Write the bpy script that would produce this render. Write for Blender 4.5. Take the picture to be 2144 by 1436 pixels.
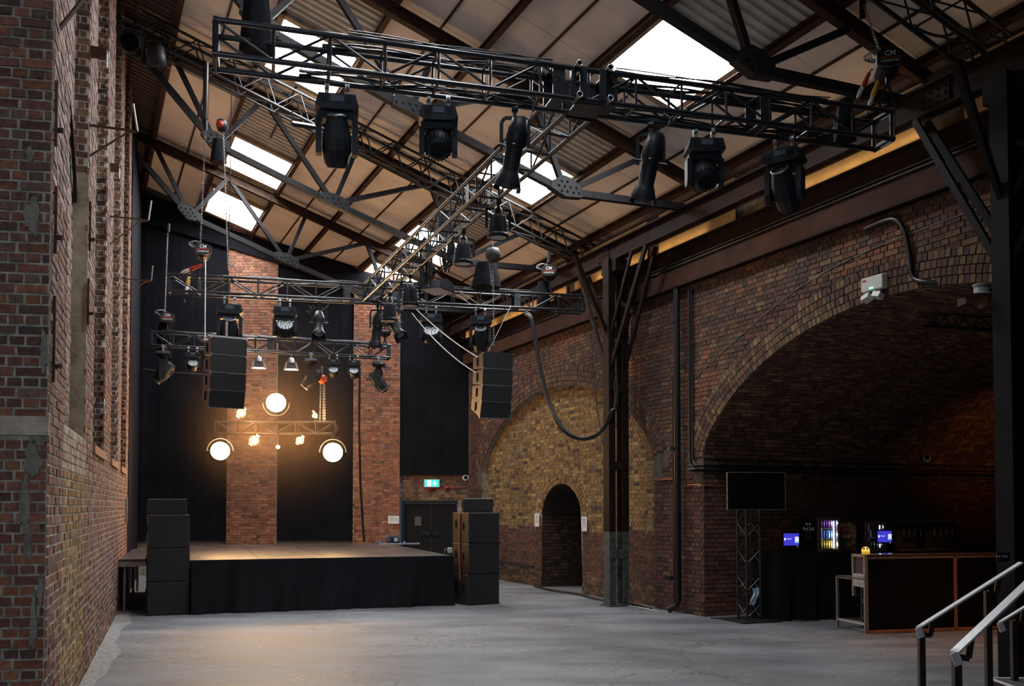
import bpy, math, random
import numpy as np
from mathutils import Vector, Matrix
random.seed(7)
rng = np.random.RandomState(11)
for o in list(bpy.data.objects): bpy.data.objects.remove(o)
SC = bpy.context.scene
COL = SC.collection
R = math.radians

# ---------------------------------------------------------------- camera, exposure, world
FPX, PITCH, EYE = 1950.0, R(1.8), 1.8
CYP = 1061 - FPX*math.tan(PITCH)
cam = bpy.data.cameras.new('camera'); camo = bpy.data.objects.new('camera', cam); COL.objects.link(camo)
camo.location = (0, 0, EYE); camo.rotation_euler = (R(90)+PITCH, 0, 0)
cam.sensor_width = 36; cam.lens = FPX/2144*36; cam.shift_y = (CYP-718)/2144
cam.clip_end = 200
SC.camera = camo
SC.view_settings.view_transform = 'Standard'; SC.view_settings.look = 'None'
SC.view_settings.exposure = EXPO = 0.35; SC.view_settings.gamma = 1
SC.view_settings.use_curve_mapping = False
HAZE = 0.032
SKY_PANE = 27.0       # glow of the skylight panes
world = bpy.data.worlds.new('world'); SC.world = world; world.use_nodes = True
world.node_tree.nodes['Background'].inputs[0].default_value = (0.55, 0.68, 1.0, 1)
world.node_tree.nodes['Background'].inputs[1].default_value = 0.05

def area(name, loc, target, size, power, col, sy=None, spread=180):
    l = bpy.data.lights.new(name, 'AREA'); l.energy = power; l.color = col
    l.shape = 'RECTANGLE'; l.size = size; l.size_y = sy or size; l.spread = R(spread)
    o = bpy.data.objects.new(name, l); COL.objects.link(o); o.location = loc
    d = Vector(target)-Vector(loc); o.rotation_euler = d.to_track_quat('-Z', 'Y').to_euler()
    return o
def spot(name, loc, target, power, col, angle=60, blend=.5, r=.05):
    l = bpy.data.lights.new(name, 'SPOT'); l.energy = power; l.color = col
    l.spot_size = R(angle); l.spot_blend = blend; l.shadow_soft_size = r
    o = bpy.data.objects.new(name, l); COL.objects.link(o); o.location = loc
    d = Vector(target)-Vector(loc); o.rotation_euler = d.to_track_quat('-Z', 'Y').to_euler()
    return o
def point(name, loc, power, col, r=.05):
    l = bpy.data.lights.new(name, 'POINT'); l.energy = power; l.color = col; l.shadow_soft_size = r
    o = bpy.data.objects.new(name, l); COL.objects.link(o); o.location = loc
    return o
# unseen cool fill lamp added behind the camera to brighten the left pier
area('rear_fill_light', (-1.6, -4.2, 4.2), (-3.6, 8, 3.4), 5.0, 42, (0.74, 0.86, 1.0), sy=4.5, spread=75)
# warm bar lights in the brick vault and over the hall, beyond the right edge of the frame
spot('vault_lamp', (9.6, 15.6, 2.6), (9.0, 18.0, 3.4), 16, (1.0, 0.36, 0.10), 110, .9)
spot('bar_lamp', (7.2, 11.4, 3.9), (6.4, 12.3, 0.0), 210, (1.0, 0.36, 0.10), 72, 1.0)

# ---------------------------------------------------------------- frames
def ray(px, py):
    a = (px-1072)/FPX; c = -(py-CYP)/FPX
    return Vector((a, math.cos(PITCH)-math.sin(PITCH)*c, math.sin(PITCH)+math.cos(PITCH)*c))
EYEV = Vector((0, 0, EYE))
def at(px, py, Y): d = ray(px, py); return EYEV+d*(Y/d.y)
def onfloor(px, py, z=0.0): d = ray(px, py); return EYEV+d*((z-EYE)/d.z)
def onplane(px, py, p0, n):
    d = ray(px, py); n = Vector(n); return EYEV+d*((Vector(p0)-EYEV).dot(n)/d.dot(n))
def proj(p):
    v = Vector(p)-EYEV; y = v.y*math.cos(PITCH)+v.z*math.sin(PITCH); z = -v.y*math.sin(PITCH)+v.z*math.cos(PITCH)
    return (1072+FPX*v.x/y, CYP-FPX*z/y, y)
D1 = Vector((-.4182, .9083, 0)); D2 = Vector((-.9083, -.4182, 0)); C0 = Vector((1.905, 17.03, 0))
ZV = Vector((0, 0, 1))
def G(s, t, z=0.0): return C0+D1*s+D2*t+ZV*z          # hall frame: s towards the stage, t across to the left, z up
ROOF0, SLOPE = 7.2, .335
def RZ(t): return ROOF0+SLOPE*t
TW = -.426; SW = -2.064                                # right wall plane t, and its s origin (the pier corner)
def RW(s, z, p=0.0): return G(s+SW, TW+p, z)
L0 = Vector((-3.42, 6.85, 0)); DL = Vector((-.342, .940, 0)).normalized(); NL = Vector((DL.y, -DL.x, 0))
def LW(s, z, p=0.0): return L0+DL*s+NL*p+ZV*z
DP = Vector((-.983, -.184, 0)); NP = Vector((.184, -.983, 0))
def PF(s, z, p=0.0): return L0+DP*s+NP*p+ZV*z
BW0 = Vector((-1.1, 24.8, 0)); DB = Vector((-.9998, -.02, 0)); NB = Vector((.02, -.9998, 0))
def BW(s, z, p=0.0): return BW0+DB*s+NB*p+ZV*z
def bws(px, p=0.0): return (onplane(px, 1000, BW0+NB*p, NB)-BW0).dot(DB)
def rot_of(d): return math.atan2(d.y, d.x)

# ---------------------------------------------------------------- mesh helpers
class MB:
    def __init__(s, M=None): s.v = []; s.f = []; s.sm = []; s.M = M
    def add(s, vs, fs, smooth=False):
        n = len(s.v)
        if s.M is not None: vs = [s.M @ Vector(v) for v in vs]
        s.v += [tuple(v) for v in vs]; s.f += [tuple(i+n for i in f) for f in fs]; s.sm += [smooth]*len(fs)
        return s
    def box(s, c, d, rz=0.0, Rm=None):
        x, y, z = d[0]/2, d[1]/2, d[2]/2
        Q = Rm if Rm is not None else (Matrix.Rotation(rz, 3, 'Z') if rz else None)
        vs = [Vector((a*x, b*y, e*z)) for a in (-1, 1) for b in (-1, 1) for e in (-1, 1)]
        if Q is not None: vs = [Q @ v for v in vs]
        vs = [v+Vector(c) for v in vs]
        return s.add(vs, [(0, 1, 3, 2), (4, 6, 7, 5), (0, 4, 5, 1), (2, 3, 7, 6), (0, 2, 6, 4), (1, 5, 7, 3)])
    def bevbox(s, c, d, b, rz=0.0, Rm=None):
        # box with chamfered vertical edges and a small top/bottom chamfer
        x, y, z = d[0]/2, d[1]/2, d[2]/2
        def ring(k, zz):
            X, Y = x-k, y-k; B = b
            return [(-X+B, -Y, zz), (X-B, -Y, zz), (X, -Y+B, zz), (X, Y-B, zz), (X-B, Y, zz), (-X+B, Y, zz), (-X, Y-B, zz), (-X, -Y+B, zz)]
        vs = []
        for k, zz in ((b, -z), (0, -z+b), (0, z-b), (b, z)): vs += ring(k, zz)
        Q = Rm if Rm is not None else Matrix.Rotation(rz, 3, 'Z')
        vs = [Q @ Vector(v)+Vector(c) for v in vs]
        fs = [tuple(range(7, -1, -1)), tuple(range(24, 32))]
        for r in range(3):
            for i in range(8): fs.append((r*8+i, r*8+(i+1) % 8, r*8+8+(i+1) % 8, r*8+8+i))
        return s.add(vs, fs)
    def cyl(s, a, b, r, n=10, r2=None, caps=True, smooth=True):
        a = Vector(a); b = Vector(b); r2 = r if r2 is None else r2
        d = b-a
        if d.length < 1e-9: return s
        q = d.to_track_quat('Z', 'Y').to_matrix()
        vs = []
        for p, rr in ((a, r), (b, r2)):
            for i in range(n):
                t = 2*math.pi*i/n; vs.append(p+q @ Vector((rr*math.cos(t), rr*math.sin(t), 0)))
        fs = [(i, (i+1) % n, n+(i+1) % n, n+i) for i in range(n)]
        s.add(vs, fs, smooth)
        if caps: s.add(vs, [tuple(range(n-1, -1, -1)), tuple(range(n, 2*n))])
        return s
    def bar(s, a, b, w, h, up=ZV):
        a = Vector(a); b = Vector(b); d = (b-a).normalized(); u = Vector(up)
        x = d.cross(u)
        if x.length < 1e-6: x = d.cross(Vector((1, 0, 0)))
        x.normalize(); u = x.cross(d)
        vs = [p+x*(i*w/2)+u*(j*h/2) for p in (a, b) for i, j in ((-1, -1), (1, -1), (1, 1), (-1, 1))]
        return s.add(vs, [(3, 2, 1, 0), (4, 5, 6, 7), (0, 1, 5, 4), (1, 2, 6, 5), (2, 3, 7, 6), (3, 0, 4, 7)])
    def path(s, pts, r, n=6, closed=False):
        pts = [Vector(p) for p in pts]; m = len(pts); vs = []
        for i, p in enumerate(pts):
            a = pts[(i-1) % m] if (closed or i) else p; b = pts[(i+1) % m] if (closed or i < m-1) else p
            d = (b-a)
            if d.length < 1e-9: d = ZV
            d.normalize()
            x = d.cross(Vector((.31, .17, .93)));
            if x.length < .05: x = d.cross(Vector((1, 0, 0)))
            x.normalize(); y = d.cross(x)
            for k in range(n):
                t = 2*math.pi*k/n; vs.append(p+x*(r*math.cos(t))+y*(r*math.sin(t)))
        fs = []
        for i in range(m if closed else m-1):
            j = (i+1) % m
            for k in range(n): fs.append((i*n+k, i*n+(k+1) % n, j*n+(k+1) % n, j*n+k))
        s.add(vs, fs, True)
        if not closed: s.add(vs, [tuple(range(n-1, -1, -1)), tuple((m-1)*n+k for k in range(n))])
        return s
    def lathe(s, prof, n=20, o=(0, 0, 0), Rm=None, smooth=True):
        vs = []; Q = Rm if Rm is not None else Matrix.Identity(3)
        for r, z in prof:
            for i in range(n):
                t = 2*math.pi*i/n; vs.append(Q @ Vector((r*math.cos(t), r*math.sin(t), z))+Vector(o))
        fs = [(j*n+i, j*n+(i+1) % n, (j+1)*n+(i+1) % n, (j+1)*n+i) for j in range(len(prof)-1) for i in range(n)]
        return s.add(vs, fs, smooth)
    def prism(s, poly, o, ux, uy, th):
        # polygon (2-D) in the plane o+ux*x+uy*y, thickness th centred
        ux = Vector(ux); uy = Vector(uy); n = ux.cross(uy).normalized(); k = len(poly)
        vs = [Vector(o)+ux*x+uy*y+n*(e*th/2) for e in (-1, 1) for x, y in poly]
        return s.add(vs, [tuple(range(k-1, -1, -1)), tuple(range(k, 2*k))]+[(i, (i+1) % k, k+(i+1) % k, k+i) for i in range(k)])
    def quad(s, *p): return s.add(p, [tuple(range(len(p)))])
    def grid(s, fn, nu, nv, smooth=True):
        vs = [fn(i/nu, j/nv) for j in range(nv+1) for i in range(nu+1)]
        fs = [(j*(nu+1)+i, j*(nu+1)+i+1, (j+1)*(nu+1)+i+1, (j+1)*(nu+1)+i) for j in range(nv) for i in range(nu)]
        return s.add(vs, fs, smooth)
    def mesh(s, name, mat):
        me = bpy.data.meshes.new(name); me.from_pydata(s.v, [], s.f)
        if any(s.sm): me.polygons.foreach_set('use_smooth', s.sm)
        if mat: me.materials.append(mat)
        me.update(); return me
    def build(s, name, mat, parent=None, **pr):
        o = bpy.data.objects.new(name, s.mesh(name, mat)); COL.objects.link(o)
        if parent is not None: o.parent = parent
        for k, v in pr.items(): o[k] = v
        return o
def thing(name, label, cat, loc=(0, 0, 0), rz=0.0, group=None):
    o = bpy.data.objects.new(name, None); COL.objects.link(o); o.empty_display_size = .1
    o.location = loc; o.rotation_euler = (0, 0, rz); o['label'] = label; o['category'] = cat
    if group: o['group'] = group
    return o
def tag(o, label, cat, group=None):
    o['label'] = label; o['category'] = cat
    if group: o['group'] = group
    return o
def struct(name):
    o = bpy.data.objects.new(name, None); COL.objects.link(o); o['kind'] = 'structure'; return o
def copy_tree(o, parent=None, kids=None):
    c = o.copy(); COL.objects.link(c); c.parent = parent
    for ch in list(o.children): copy_tree(ch, c)
    return c
def dup(o, label, loc, rz=None):
    c = copy_tree(o); c['label'] = label; c.location = loc
    if rz is not None: c.rotation_euler = (0, 0, rz)
    return c
_dg = None
def text(body, size, mat, name, parent, M, depth=.0, align='CENTER', bold=False):
    cu = bpy.data.curves.new(name, 'FONT'); cu.body = body; cu.size = size; cu.align_x = align; cu.align_y = 'CENTER'
    cu.extrude = depth; cu.resolution_u = 2
    if bold: cu.offset = size*.02
    o = bpy.data.objects.new(name, cu); COL.objects.link(o)
    bpy.context.view_layer.update()
    me = bpy.data.meshes.new_from_object(o.evaluated_get(bpy.context.evaluated_depsgraph_get()))
    bpy.data.objects.remove(o)
    me.materials.clear(); me.materials.append(mat); me.transform(M)
    q = bpy.data.objects.new(name, me); COL.objects.link(q); q.parent = parent
    return q
def face_M(o, ux, uy):
    "matrix whose x,y axes are ux,uy and whose origin is o"
    ux = Vector(ux).normalized(); uy = Vector(uy).normalized(); n = ux.cross(uy)
    m = Matrix((ux, uy, n)).transposed().to_4x4(); m.translation = Vector(o); return m

# ---------------------------------------------------------------- materials
def mat(name, col, rough=.6, metal=0.0, spec=.5, noise=None, bump=None, scuff=None, emit=None, alpha=None, trans=None, ramp=None, coat=0):
    m = bpy.data.materials.new(name); m.use_nodes = True; nt = m.node_tree; b = nt.nodes['Principled BSDF']
    b.inputs['Base Color'].default_value = (*col, 1); b.inputs['Roughness'].default_value = rough
    b.inputs['Metallic'].default_value = metal; b.inputs['Specular IOR Level'].default_value = spec
    N = nt.nodes.new; Lk = nt.links.new
    tc = N('ShaderNodeTexCoord')
    last = None
    if noise:
        sc, amt, det = noise
        n = N('ShaderNodeTexNoise'); n.inputs['Scale'].default_value = sc; n.inputs['Detail'].default_value = det
        Lk(tc.outputs['Object'], n.inputs['Vector'])
        r = N('ShaderNodeMapRange'); r.inputs['From Min'].default_value = .3; r.inputs['From Max'].default_value = .7
        r.inputs['To Min'].default_value = 1-amt; r.inputs['To Max'].default_value = 1+amt
        Lk(n.outputs['Fac'], r.inputs['Value'])
        x = N('ShaderNodeVectorMath'); x.operation = 'SCALE'; x.inputs[0].default_value = col
        Lk(r.outputs['Result'], x.inputs['Scale']); last = x.outputs['Vector']
    if scuff:
        sc, thr, c2 = scuff
        n = N('ShaderNodeTexNoise'); n.inputs['Scale'].default_value = sc; n.inputs['Detail'].default_value = 6; n.inputs['Roughness'].default_value = .7
        Lk(tc.outputs['Object'], n.inputs['Vector'])
        r = N('ShaderNodeMapRange'); r.inputs['From Min'].default_value = thr; r.inputs['From Max'].default_value = thr+.04
        Lk(n.outputs['Fac'], r.inputs['Value'])
        x = N('ShaderNodeMix'); x.data_type = 'RGBA'; x.inputs[6].default_value = (*col, 1); x.inputs[7].default_value = (*c2, 1)
        if last: Lk(last, x.inputs[6])
        Lk(r.outputs['Result'], x.inputs[0]); last = x.outputs[2]
    if last: Lk(last, b.inputs['Base Color'])
    if bump:
        sc, st = bump
        n = N('ShaderNodeTexNoise'); n.inputs['Scale'].default_value = sc; n.inputs['Detail'].default_value = 5
        Lk(tc.outputs['Object'], n.inputs['Vector'])
        bp = N('ShaderNodeBump'); bp.inputs['Strength'].default_value = st; bp.inputs['Distance'].default_value = .02
        Lk(n.outputs['Fac'], bp.inputs['Height']); Lk(bp.outputs['Normal'], b.inputs['Normal'])
    if emit:
        c, st = emit; b.inputs['Emission Color'].default_value = (*c, 1); b.inputs['Emission Strength'].default_value = st
    if trans: b.inputs['Transmission Weight'].default_value = trans
    if coat: b.inputs['Coat Weight'].default_value = coat
    return m
def brick_mat():
    m = bpy.data.materials.new('brick'); m.use_nodes = True; nt = m.node_tree; b = nt.nodes['Principled BSDF']
    N = nt.nodes.new; Lk = nt.links.new
    a = N('ShaderNodeAttribute'); a.attribute_name = 'Col'
    tc = N('ShaderNodeNewGeometry')
    n = N('ShaderNodeTexNoise'); n.inputs['Scale'].default_value = 22; n.inputs['Detail'].default_value = 6; n.inputs['Roughness'].default_value = .65
    Lk(tc.outputs['Position'], n.inputs['Vector'])
    r = N('ShaderNodeMapRange'); r.inputs['From Min'].default_value = .3; r.inputs['From Max'].default_value = .72
    r.inputs['To Min'].default_value = .55; r.inputs['To Max'].default_value = 1.45
    Lk(n.outputs['Fac'], r.inputs['Value'])
    x = N('ShaderNodeVectorMath'); x.operation = 'SCALE'; Lk(a.outputs['Color'], x.inputs[0]); Lk(r.outputs['Result'], x.inputs['Scale'])
    n2 = N('ShaderNodeTexNoise'); n2.inputs['Scale'].default_value = 1.1; n2.inputs['Detail'].default_value = 7; n2.inputs['Roughness'].default_value = .6
    Lk(tc.outputs['Position'], n2.inputs['Vector'])
    r2 = N('ShaderNodeMapRange'); r2.inputs['From Min'].default_value = .55; r2.inputs['From Max'].default_value = .8; r2.inputs['To Max'].default_value = .45
    Lk(n2.outputs['Fac'], r2.inputs['Value'])
    mx = N('ShaderNodeMix'); mx.data_type = 'RGBA'; Lk(r2.outputs['Result'], mx.inputs[0]); Lk(x.outputs['Vector'], mx.inputs[6]); mx.inputs[7].default_value = (.05, .045, .042, 1)
    Lk(mx.outputs[2], b.inputs['Base Color'])
    b.inputs['Roughness'].default_value = .8; b.inputs['Specular IOR Level'].default_value = .35
    bp = N('ShaderNodeBump'); bp.inputs['Strength'].default_value = .6; bp.inputs['Distance'].default_value = .01
    Lk(n.outputs['Fac'], bp.inputs['Height']); Lk(bp.outputs['Normal'], b.inputs['Normal'])
    return m
MT = dict(
    brick=brick_mat(),
    mortar=mat('mortar', (.30, .26, .20), .95, noise=(9, .45, 5), bump=(60, .5)),
    mortar_dark=mat('mortar_dark', (.085, .066, .05), .95, noise=(7, .5, 5), bump=(60, .5)),
    mortar_pale=mat('mortar_pale', (.50, .46, .42), .95, noise=(9, .4, 5), bump=(60, .5)),
    render=mat('render', (.20, .18, .145), .9, noise=(8, .35, 6), bump=(30, .7)),
    stone=mat('stone', (.36, .30, .235), .9, noise=(7, .3, 6), bump=(25, .5)),
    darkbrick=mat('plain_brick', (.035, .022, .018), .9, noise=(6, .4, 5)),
    floor=None,
    steel=mat('roof_steel', (.012, .011, .013), .6, spec=.22, noise=(10, .35, 4), scuff=(60, .69, (.08, .065, .06)), bump=(40, .15)),
    gusset=mat('gusset_steel', (.018, .018, .020), .6, spec=.3, noise=(20, .3, 4), bump=(40, .2)),
    rust=mat('rusty_steel', (.050, .024, .015), .7, spec=.25, noise=(9, .5, 6), scuff=(9, .60, (.016, .011, .010)), bump=(40, .3)),
    girder=mat('girder_paint', (.024, .011, .008), .65, spec=.15, noise=(5, .45, 6), scuff=(13, .68, (.07, .03, .016)), bump=(30, .2)),
    panel=mat('roof_panel', (.80, .715, .65), .75, noise=(1.6, .10, 5), scuff=(2.0, .66, (.66, .54, .45))),
    panel_ochre=mat('ochre_lit_board', (.80, .55, .26), .75, noise=(3, .2, 4), scuff=(70, .72, (.2, .12, .05))),  # albedo raised to carry the warm light on the soffit
    corr=mat('corrugated_sheet', (.46, .44, .41), .6, noise=(3, .2, 4)),
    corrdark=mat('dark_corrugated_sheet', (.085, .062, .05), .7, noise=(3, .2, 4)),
    kerb=mat('skylight_kerb', (.34, .27, .20), .75, noise=(6, .25, 5)),
    pane=mat('skylight_pane', (.9, .93, .95), .3, emit=((.93, .97, 1.0), SKY_PANE)),
    deck=mat('roof_deck', (.05, .04, .035), .9),
    truss=mat('truss_black', (.010, .012, .018), .30, spec=.75, scuff=(55, .665, (.36, .36, .34)), bump=(30, .05)),
    trussdull=mat('truss_dull_black', (.012, .011, .011), .5, scuff=(60, .70, (.15, .13, .12))),
    blackm=mat('black_metal', (.007, .008, .011), .5, spec=.35, noise=(20, .2, 3)),
    fixture=mat('fixture_casing', (.011, .014, .020), .5, spec=.35, noise=(15, .1, 3)),
    dark=mat('dark_plastic', (.006, .006, .007), .55, spec=.25),
    chrome=mat('bare_metal', (.55, .55, .56), .28, metal=1),
    galv=mat('galvanised_metal', (.42, .43, .44), .42, metal=.9, noise=(30, .2, 4)),
    lens=mat('lens_glass', (.10, .13, .17), .06, spec=1.0, coat=1),
    led=mat('led_lens', (.72, .80, .84), .12, spec=1.0, metal=.3),
    frost=mat('frosted_lens', (.55, .50, .46), .35),
    cable=mat('black_cable', (.007, .007, .009), .38, spec=.6),
    cablegrey=mat('grey_cable', (.20, .21, .23), .4),
    drape=mat('black_drape', (.0065, .0065, .010), .95, spec=.15, noise=(2, .3, 4)),
    skirt=mat('stage_skirt_cloth', (.007, .0075, .010), .9, spec=.2),
    stage=mat('stage_deck_top', (.060, .047, .046), .36, spec=.5, noise=(1.3, .4, 7), scuff=(6, .64, (.17, .14, .125)), bump=(5, .05)),
    subfront=mat('speaker_grille', (.006, .007, .009), .7, noise=(300, .3, 2), bump=(500, .3)),
    sub=mat('speaker_cabinet', (.040, .030, .024), .48, noise=(40, .15, 3), bump=(200, .1)),
    red=mat('red_plastic', (.45, .03, .02), .4),
    redpipe=mat('red_pipe', (.22, .035, .025), .55),
    yellow=mat('yellow_plastic', (.60, .36, .04), .4),
    white=mat('white_plastic', (.62, .62, .60), .45),
    paper=mat('paper', (.70, .72, .78), .7),
    ink=mat('ink', (.02, .02, .03), .7),
    orange=mat('orange_paint', (.62, .11, .03), .45),
    blue=mat('blue_plastic', (.02, .08, .40), .4),
    pipe=mat('black_pipe', (.008, .010, .012), .38, spec=.6, noise=(12, .3, 3)),
    copper=mat('copper_pipe', (.50, .20, .08), .35, metal=.8),
    col=mat('column_paint', (.016, .009, .007), .6, spec=.15, noise=(10, .4, 5), scuff=(16, .69, (.05, .028, .018))),
    colblue=mat('column_dark_paint', (.005, .006, .009), .6, spec=.15, noise=(9, .5, 5), scuff=(30, .70, (.14, .12, .10))),
    colgrey=mat('grey_column_base', (.060, .070, .068), .6, noise=(9, .4, 5), scuff=(14, .58, (.02, .018, .016)), bump=(25, .4)),
    ply=mat('bar_front_black', (.0015, .0015, .002), .7, spec=.15, scuff=(25, .73, (.2, .14, .08))),
    alu=mat('worn_aluminium_edge', (.34, .29, .25), .45, metal=.6, noise=(25, .35, 4)),
    wood=mat('wood_edge', (.30, .15, .07), .6, noise=(8, .3, 5)),
    slat=mat('bleached_plank', (.40, .37, .35), .8, noise=(30, .3, 4)),
    hand=mat('white_handrail', (.92, .94, .98), .35, noise=(30, .08, 3)),
    post=mat('rusty_post', (.030, .019, .015), .4, spec=.6, noise=(18, .5, 4)),
    screenoff=mat('dark_screen', (.002, .002, .0025), .25),
    cloth=mat('black_tablecloth', (.006, .007, .009), .95, spec=.1),
    rag=mat('pale_rag', (.30, .42, .52), .9),
    stepedge=mat('step_nosing', (.75, .76, .80), .6, noise=(40, .2, 4)),
    grit=mat('gritted_tread', (.10, .10, .11), .9, noise=(150, .7, 3), bump=(200, .6)),
)
def floor_mat():
    m = bpy.data.materials.new('concrete_floor'); m.use_nodes = True; nt = m.node_tree; b = nt.nodes['Principled BSDF']
    N = nt.nodes.new; Lk = nt.links.new
    g = N('ShaderNodeNewGeometry')
    mp = N('ShaderNodeMapping'); mp.inputs['Scale'].default_value = (.55, 1.2, 1); mp.inputs['Rotation'].default_value = (0, 0, .12); Lk(g.outputs['Position'], mp.inputs['Vector'])
    n = N('ShaderNodeTexNoise'); n.inputs['Scale'].default_value = 1.1; n.inputs['Detail'].default_value = 9; n.inputs['Roughness'].default_value = .62
    Lk(mp.outputs['Vector'], n.inputs['Vector'])
    cr = N('ShaderNodeValToRGB'); cr.color_ramp.elements[0].position = .32; cr.color_ramp.elements[0].color = (.105, .109, .120, 1)
    cr.color_ramp.elements[1].position = .70; cr.color_ramp.elements[1].color = (.245, .252, .27, 1)
    Lk(n.outputs['Fac'], cr.inputs['Fac'])
    # pale worn flecks
    v = N('ShaderNodeTexVoronoi'); v.inputs['Scale'].default_value = 9; Lk(g.outputs['Position'], v.inputs['Vector'])
    n3 = N('ShaderNodeTexNoise'); n3.inputs['Scale'].default_value = .55; Lk(g.outputs['Position'], n3.inputs['Vector'])
    r0 = N('ShaderNodeMapRange'); r0.inputs['From Min'].default_value = .42; r0.inputs['From Max'].default_value = .60; r0.inputs['To Max'].default_value = .24; Lk(n3.outputs['Fac'], r0.inputs['Value'])
    lt = N('ShaderNodeMath'); lt.operation = 'LESS_THAN'; Lk(v.outputs['Distance'], lt.inputs[0]); Lk(r0.outputs['Result'], lt.inputs[1])
    mx = N('ShaderNodeMix'); mx.data_type = 'RGBA'; mf = N('ShaderNodeMath'); mf.operation = 'MULTIPLY'; mf.inputs[1].default_value = .75; Lk(lt.outputs[0], mf.inputs[0])
    Lk(mf.outputs[0], mx.inputs[0]); Lk(cr.outputs['Color'], mx.inputs[6]); mx.inputs[7].default_value = (.36, .28, .21, 1)
    # dark oil spots
    n4 = N('ShaderNodeTexNoise'); n4.inputs['Scale'].default_value = 14; n4.inputs['Detail'].default_value = 3; Lk(g.outputs['Position'], n4.inputs['Vector'])
    r4 = N('ShaderNodeMapRange'); r4.inputs['From Min'].default_value = .62; r4.inputs['From Max'].default_value = .67; r4.inputs['To Max'].default_value = .6; Lk(n4.outputs['Fac'], r4.inputs['Value'])
    m2 = N('ShaderNodeMix'); m2.data_type = 'RGBA'; Lk(r4.outputs['Result'], m2.inputs[0]); Lk(mx.outputs[2], m2.inputs[6]); m2.inputs[7].default_value = (.06, .055, .055, 1)
    # cracks
    v2 = N('ShaderNodeTexVoronoi'); v2.feature = 'DISTANCE_TO_EDGE'; v2.inputs['Scale'].default_value = .33; v2.inputs['Randomness'].default_value = 1
    ad = N('ShaderNodeVectorMath'); ad.operation = 'ADD'; n5 = N('ShaderNodeTexNoise'); n5.inputs['Scale'].default_value = 1.5; n5.inputs['Detail'].default_value = 6; Lk(g.outputs['Position'], n5.inputs['Vector'])
    Lk(g.outputs['Position'], ad.inputs[0]); Lk(n5.outputs['Color'], ad.inputs[1]); Lk(ad.outputs[0], v2.inputs['Vector'])
    r5 = N('ShaderNodeMapRange'); r5.inputs['From Min'].default_value = 0; r5.inputs['From Max'].default_value = .006; r5.inputs['To Min'].default_value = .7; r5.inputs['To Max'].default_value = 0; Lk(v2.outputs['Distance'], r5.inputs['Value'])
    m3 = N('ShaderNodeMix'); m3.data_type = 'RGBA'; Lk(r5.outputs['Result'], m3.inputs[0]); Lk(m2.outputs[2], m3.inputs[6]); m3.inputs[7].default_value = (.07, .065, .06, 1)
    n6 = N('ShaderNodeTexNoise'); n6.inputs['Scale'].default_value = 55; n6.inputs['Detail'].default_value = 5; n6.inputs['Roughness'].default_value = .75; Lk(g.outputs['Position'], n6.inputs['Vector'])
    r6 = N('ShaderNodeMapRange'); r6.inputs['From Min'].default_value = .3; r6.inputs['From Max'].default_value = .7; r6.inputs['To Min'].default_value = .62; r6.inputs['To Max'].default_value = 1.3; Lk(n6.outputs['Fac'], r6.inputs['Value'])
    sc6 = N('ShaderNodeVectorMath'); sc6.operation = 'SCALE'; Lk(m3.outputs[2], sc6.inputs[0]); Lk(r6.outputs['Result'], sc6.inputs['Scale'])
    Lk(sc6.outputs['Vector'], b.inputs['Base Color'])
    rr = N('ShaderNodeMapRange'); rr.inputs['To Min'].default_value = .42; rr.inputs['To Max'].default_value = .75; Lk(n.outputs['Fac'], rr.inputs['Value']); Lk(rr.outputs['Result'], b.inputs['Roughness'])
    bp = N('ShaderNodeBump'); bp.inputs['Strength'].default_value = .25; bp.inputs['Distance'].default_value = .01; Lk(n4.outputs['Fac'], bp.inputs['Height']); Lk(bp.outputs['Normal'], b.inputs['Normal'])
    return m
MT['floor'] = floor_mat()
# ---------------------------------------------------------------- brickwork
RED = [(.235, .088, .050), (.20, .075, .045), (.27, .105, .055), (.16, .062, .042), (.29, .125, .07), (.22, .10, .065)]
DARKRED = [(.135, .060, .048), (.105, .048, .040), (.16, .062, .045), (.085, .042, .038), (.18, .072, .042), (.125, .07, .055)]
PURPLE = [(.20, .115, .10), (.165, .095, .085), (.235, .13, .105), (.14, .085, .08), (.27, .16, .13), (.22, .10, .075)]
YELLOW = [(.34, .215, .085), (.29, .18, .075), (.38, .25, .105), (.24, .155, .075), (.20, .125, .065), (.32, .19, .07)]
PALE = [(.42, .34, .25), (.37, .29, .22), (.46, .37, .27), (.40, .25, .18), (.33, .28, .22)]
BROWN = [(.15, .085, .055), (.12, .07, .05), (.18, .10, .06), (.10, .06, .045), (.20, .125, .07), (.085, .05, .04)]
PINK = [(.34, .24, .20), (.30, .20, .17), (.38, .27, .21), (.27, .19, .17)]
def pick(pal, k=.22):
    c = pal[rng.randint(len(pal))]; j = 1+rng.uniform(-k, k); return (c[0]*j, c[1]*j, c[2]*j)
def courses(s0, s1, z0, z1, pal, keep=None, ch=.0755, st=.23, p=.010, rag=.0, jv=.005, jh=.005, kk=.22):
    """English bond: list of ([four (s,z) corners], proud, colour)"""
    out = []; k = 0; z = z0
    while z+ch*.6 < z1:
        L = st if k % 2 == 0 else st/2
        s = s0-(0 if k % 2 == 0 else st/4)+(rng.uniform(-.01, .01))
        while s < s1:
            a = max(s, s0)+jv; b = min(s+L*rng.uniform(.97, 1.0), s1)-jv
            zt = min(z+ch, z1)
            if b-a > .03:
                cs, cz = (a+b)/2, z+ch/2
                pl_ = pal(cs, cz) if callable(pal) else pal
                if pl_ is not None and (keep is None or keep(cs, cz)):
                    j = lambda: rng.uniform(-.002, .002)
                    out.append(([(a+j(), z+jh+j()), (b+j(), z+jh+j()), (b+j(), zt-jh+j()), (a+j(), zt-jh+j())], p+rng.uniform(-.004, .005)+rag*rng.uniform(-1, 1), pick(pl_, kk)))
            s += L
        z += ch; k += 1
    return out
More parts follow.
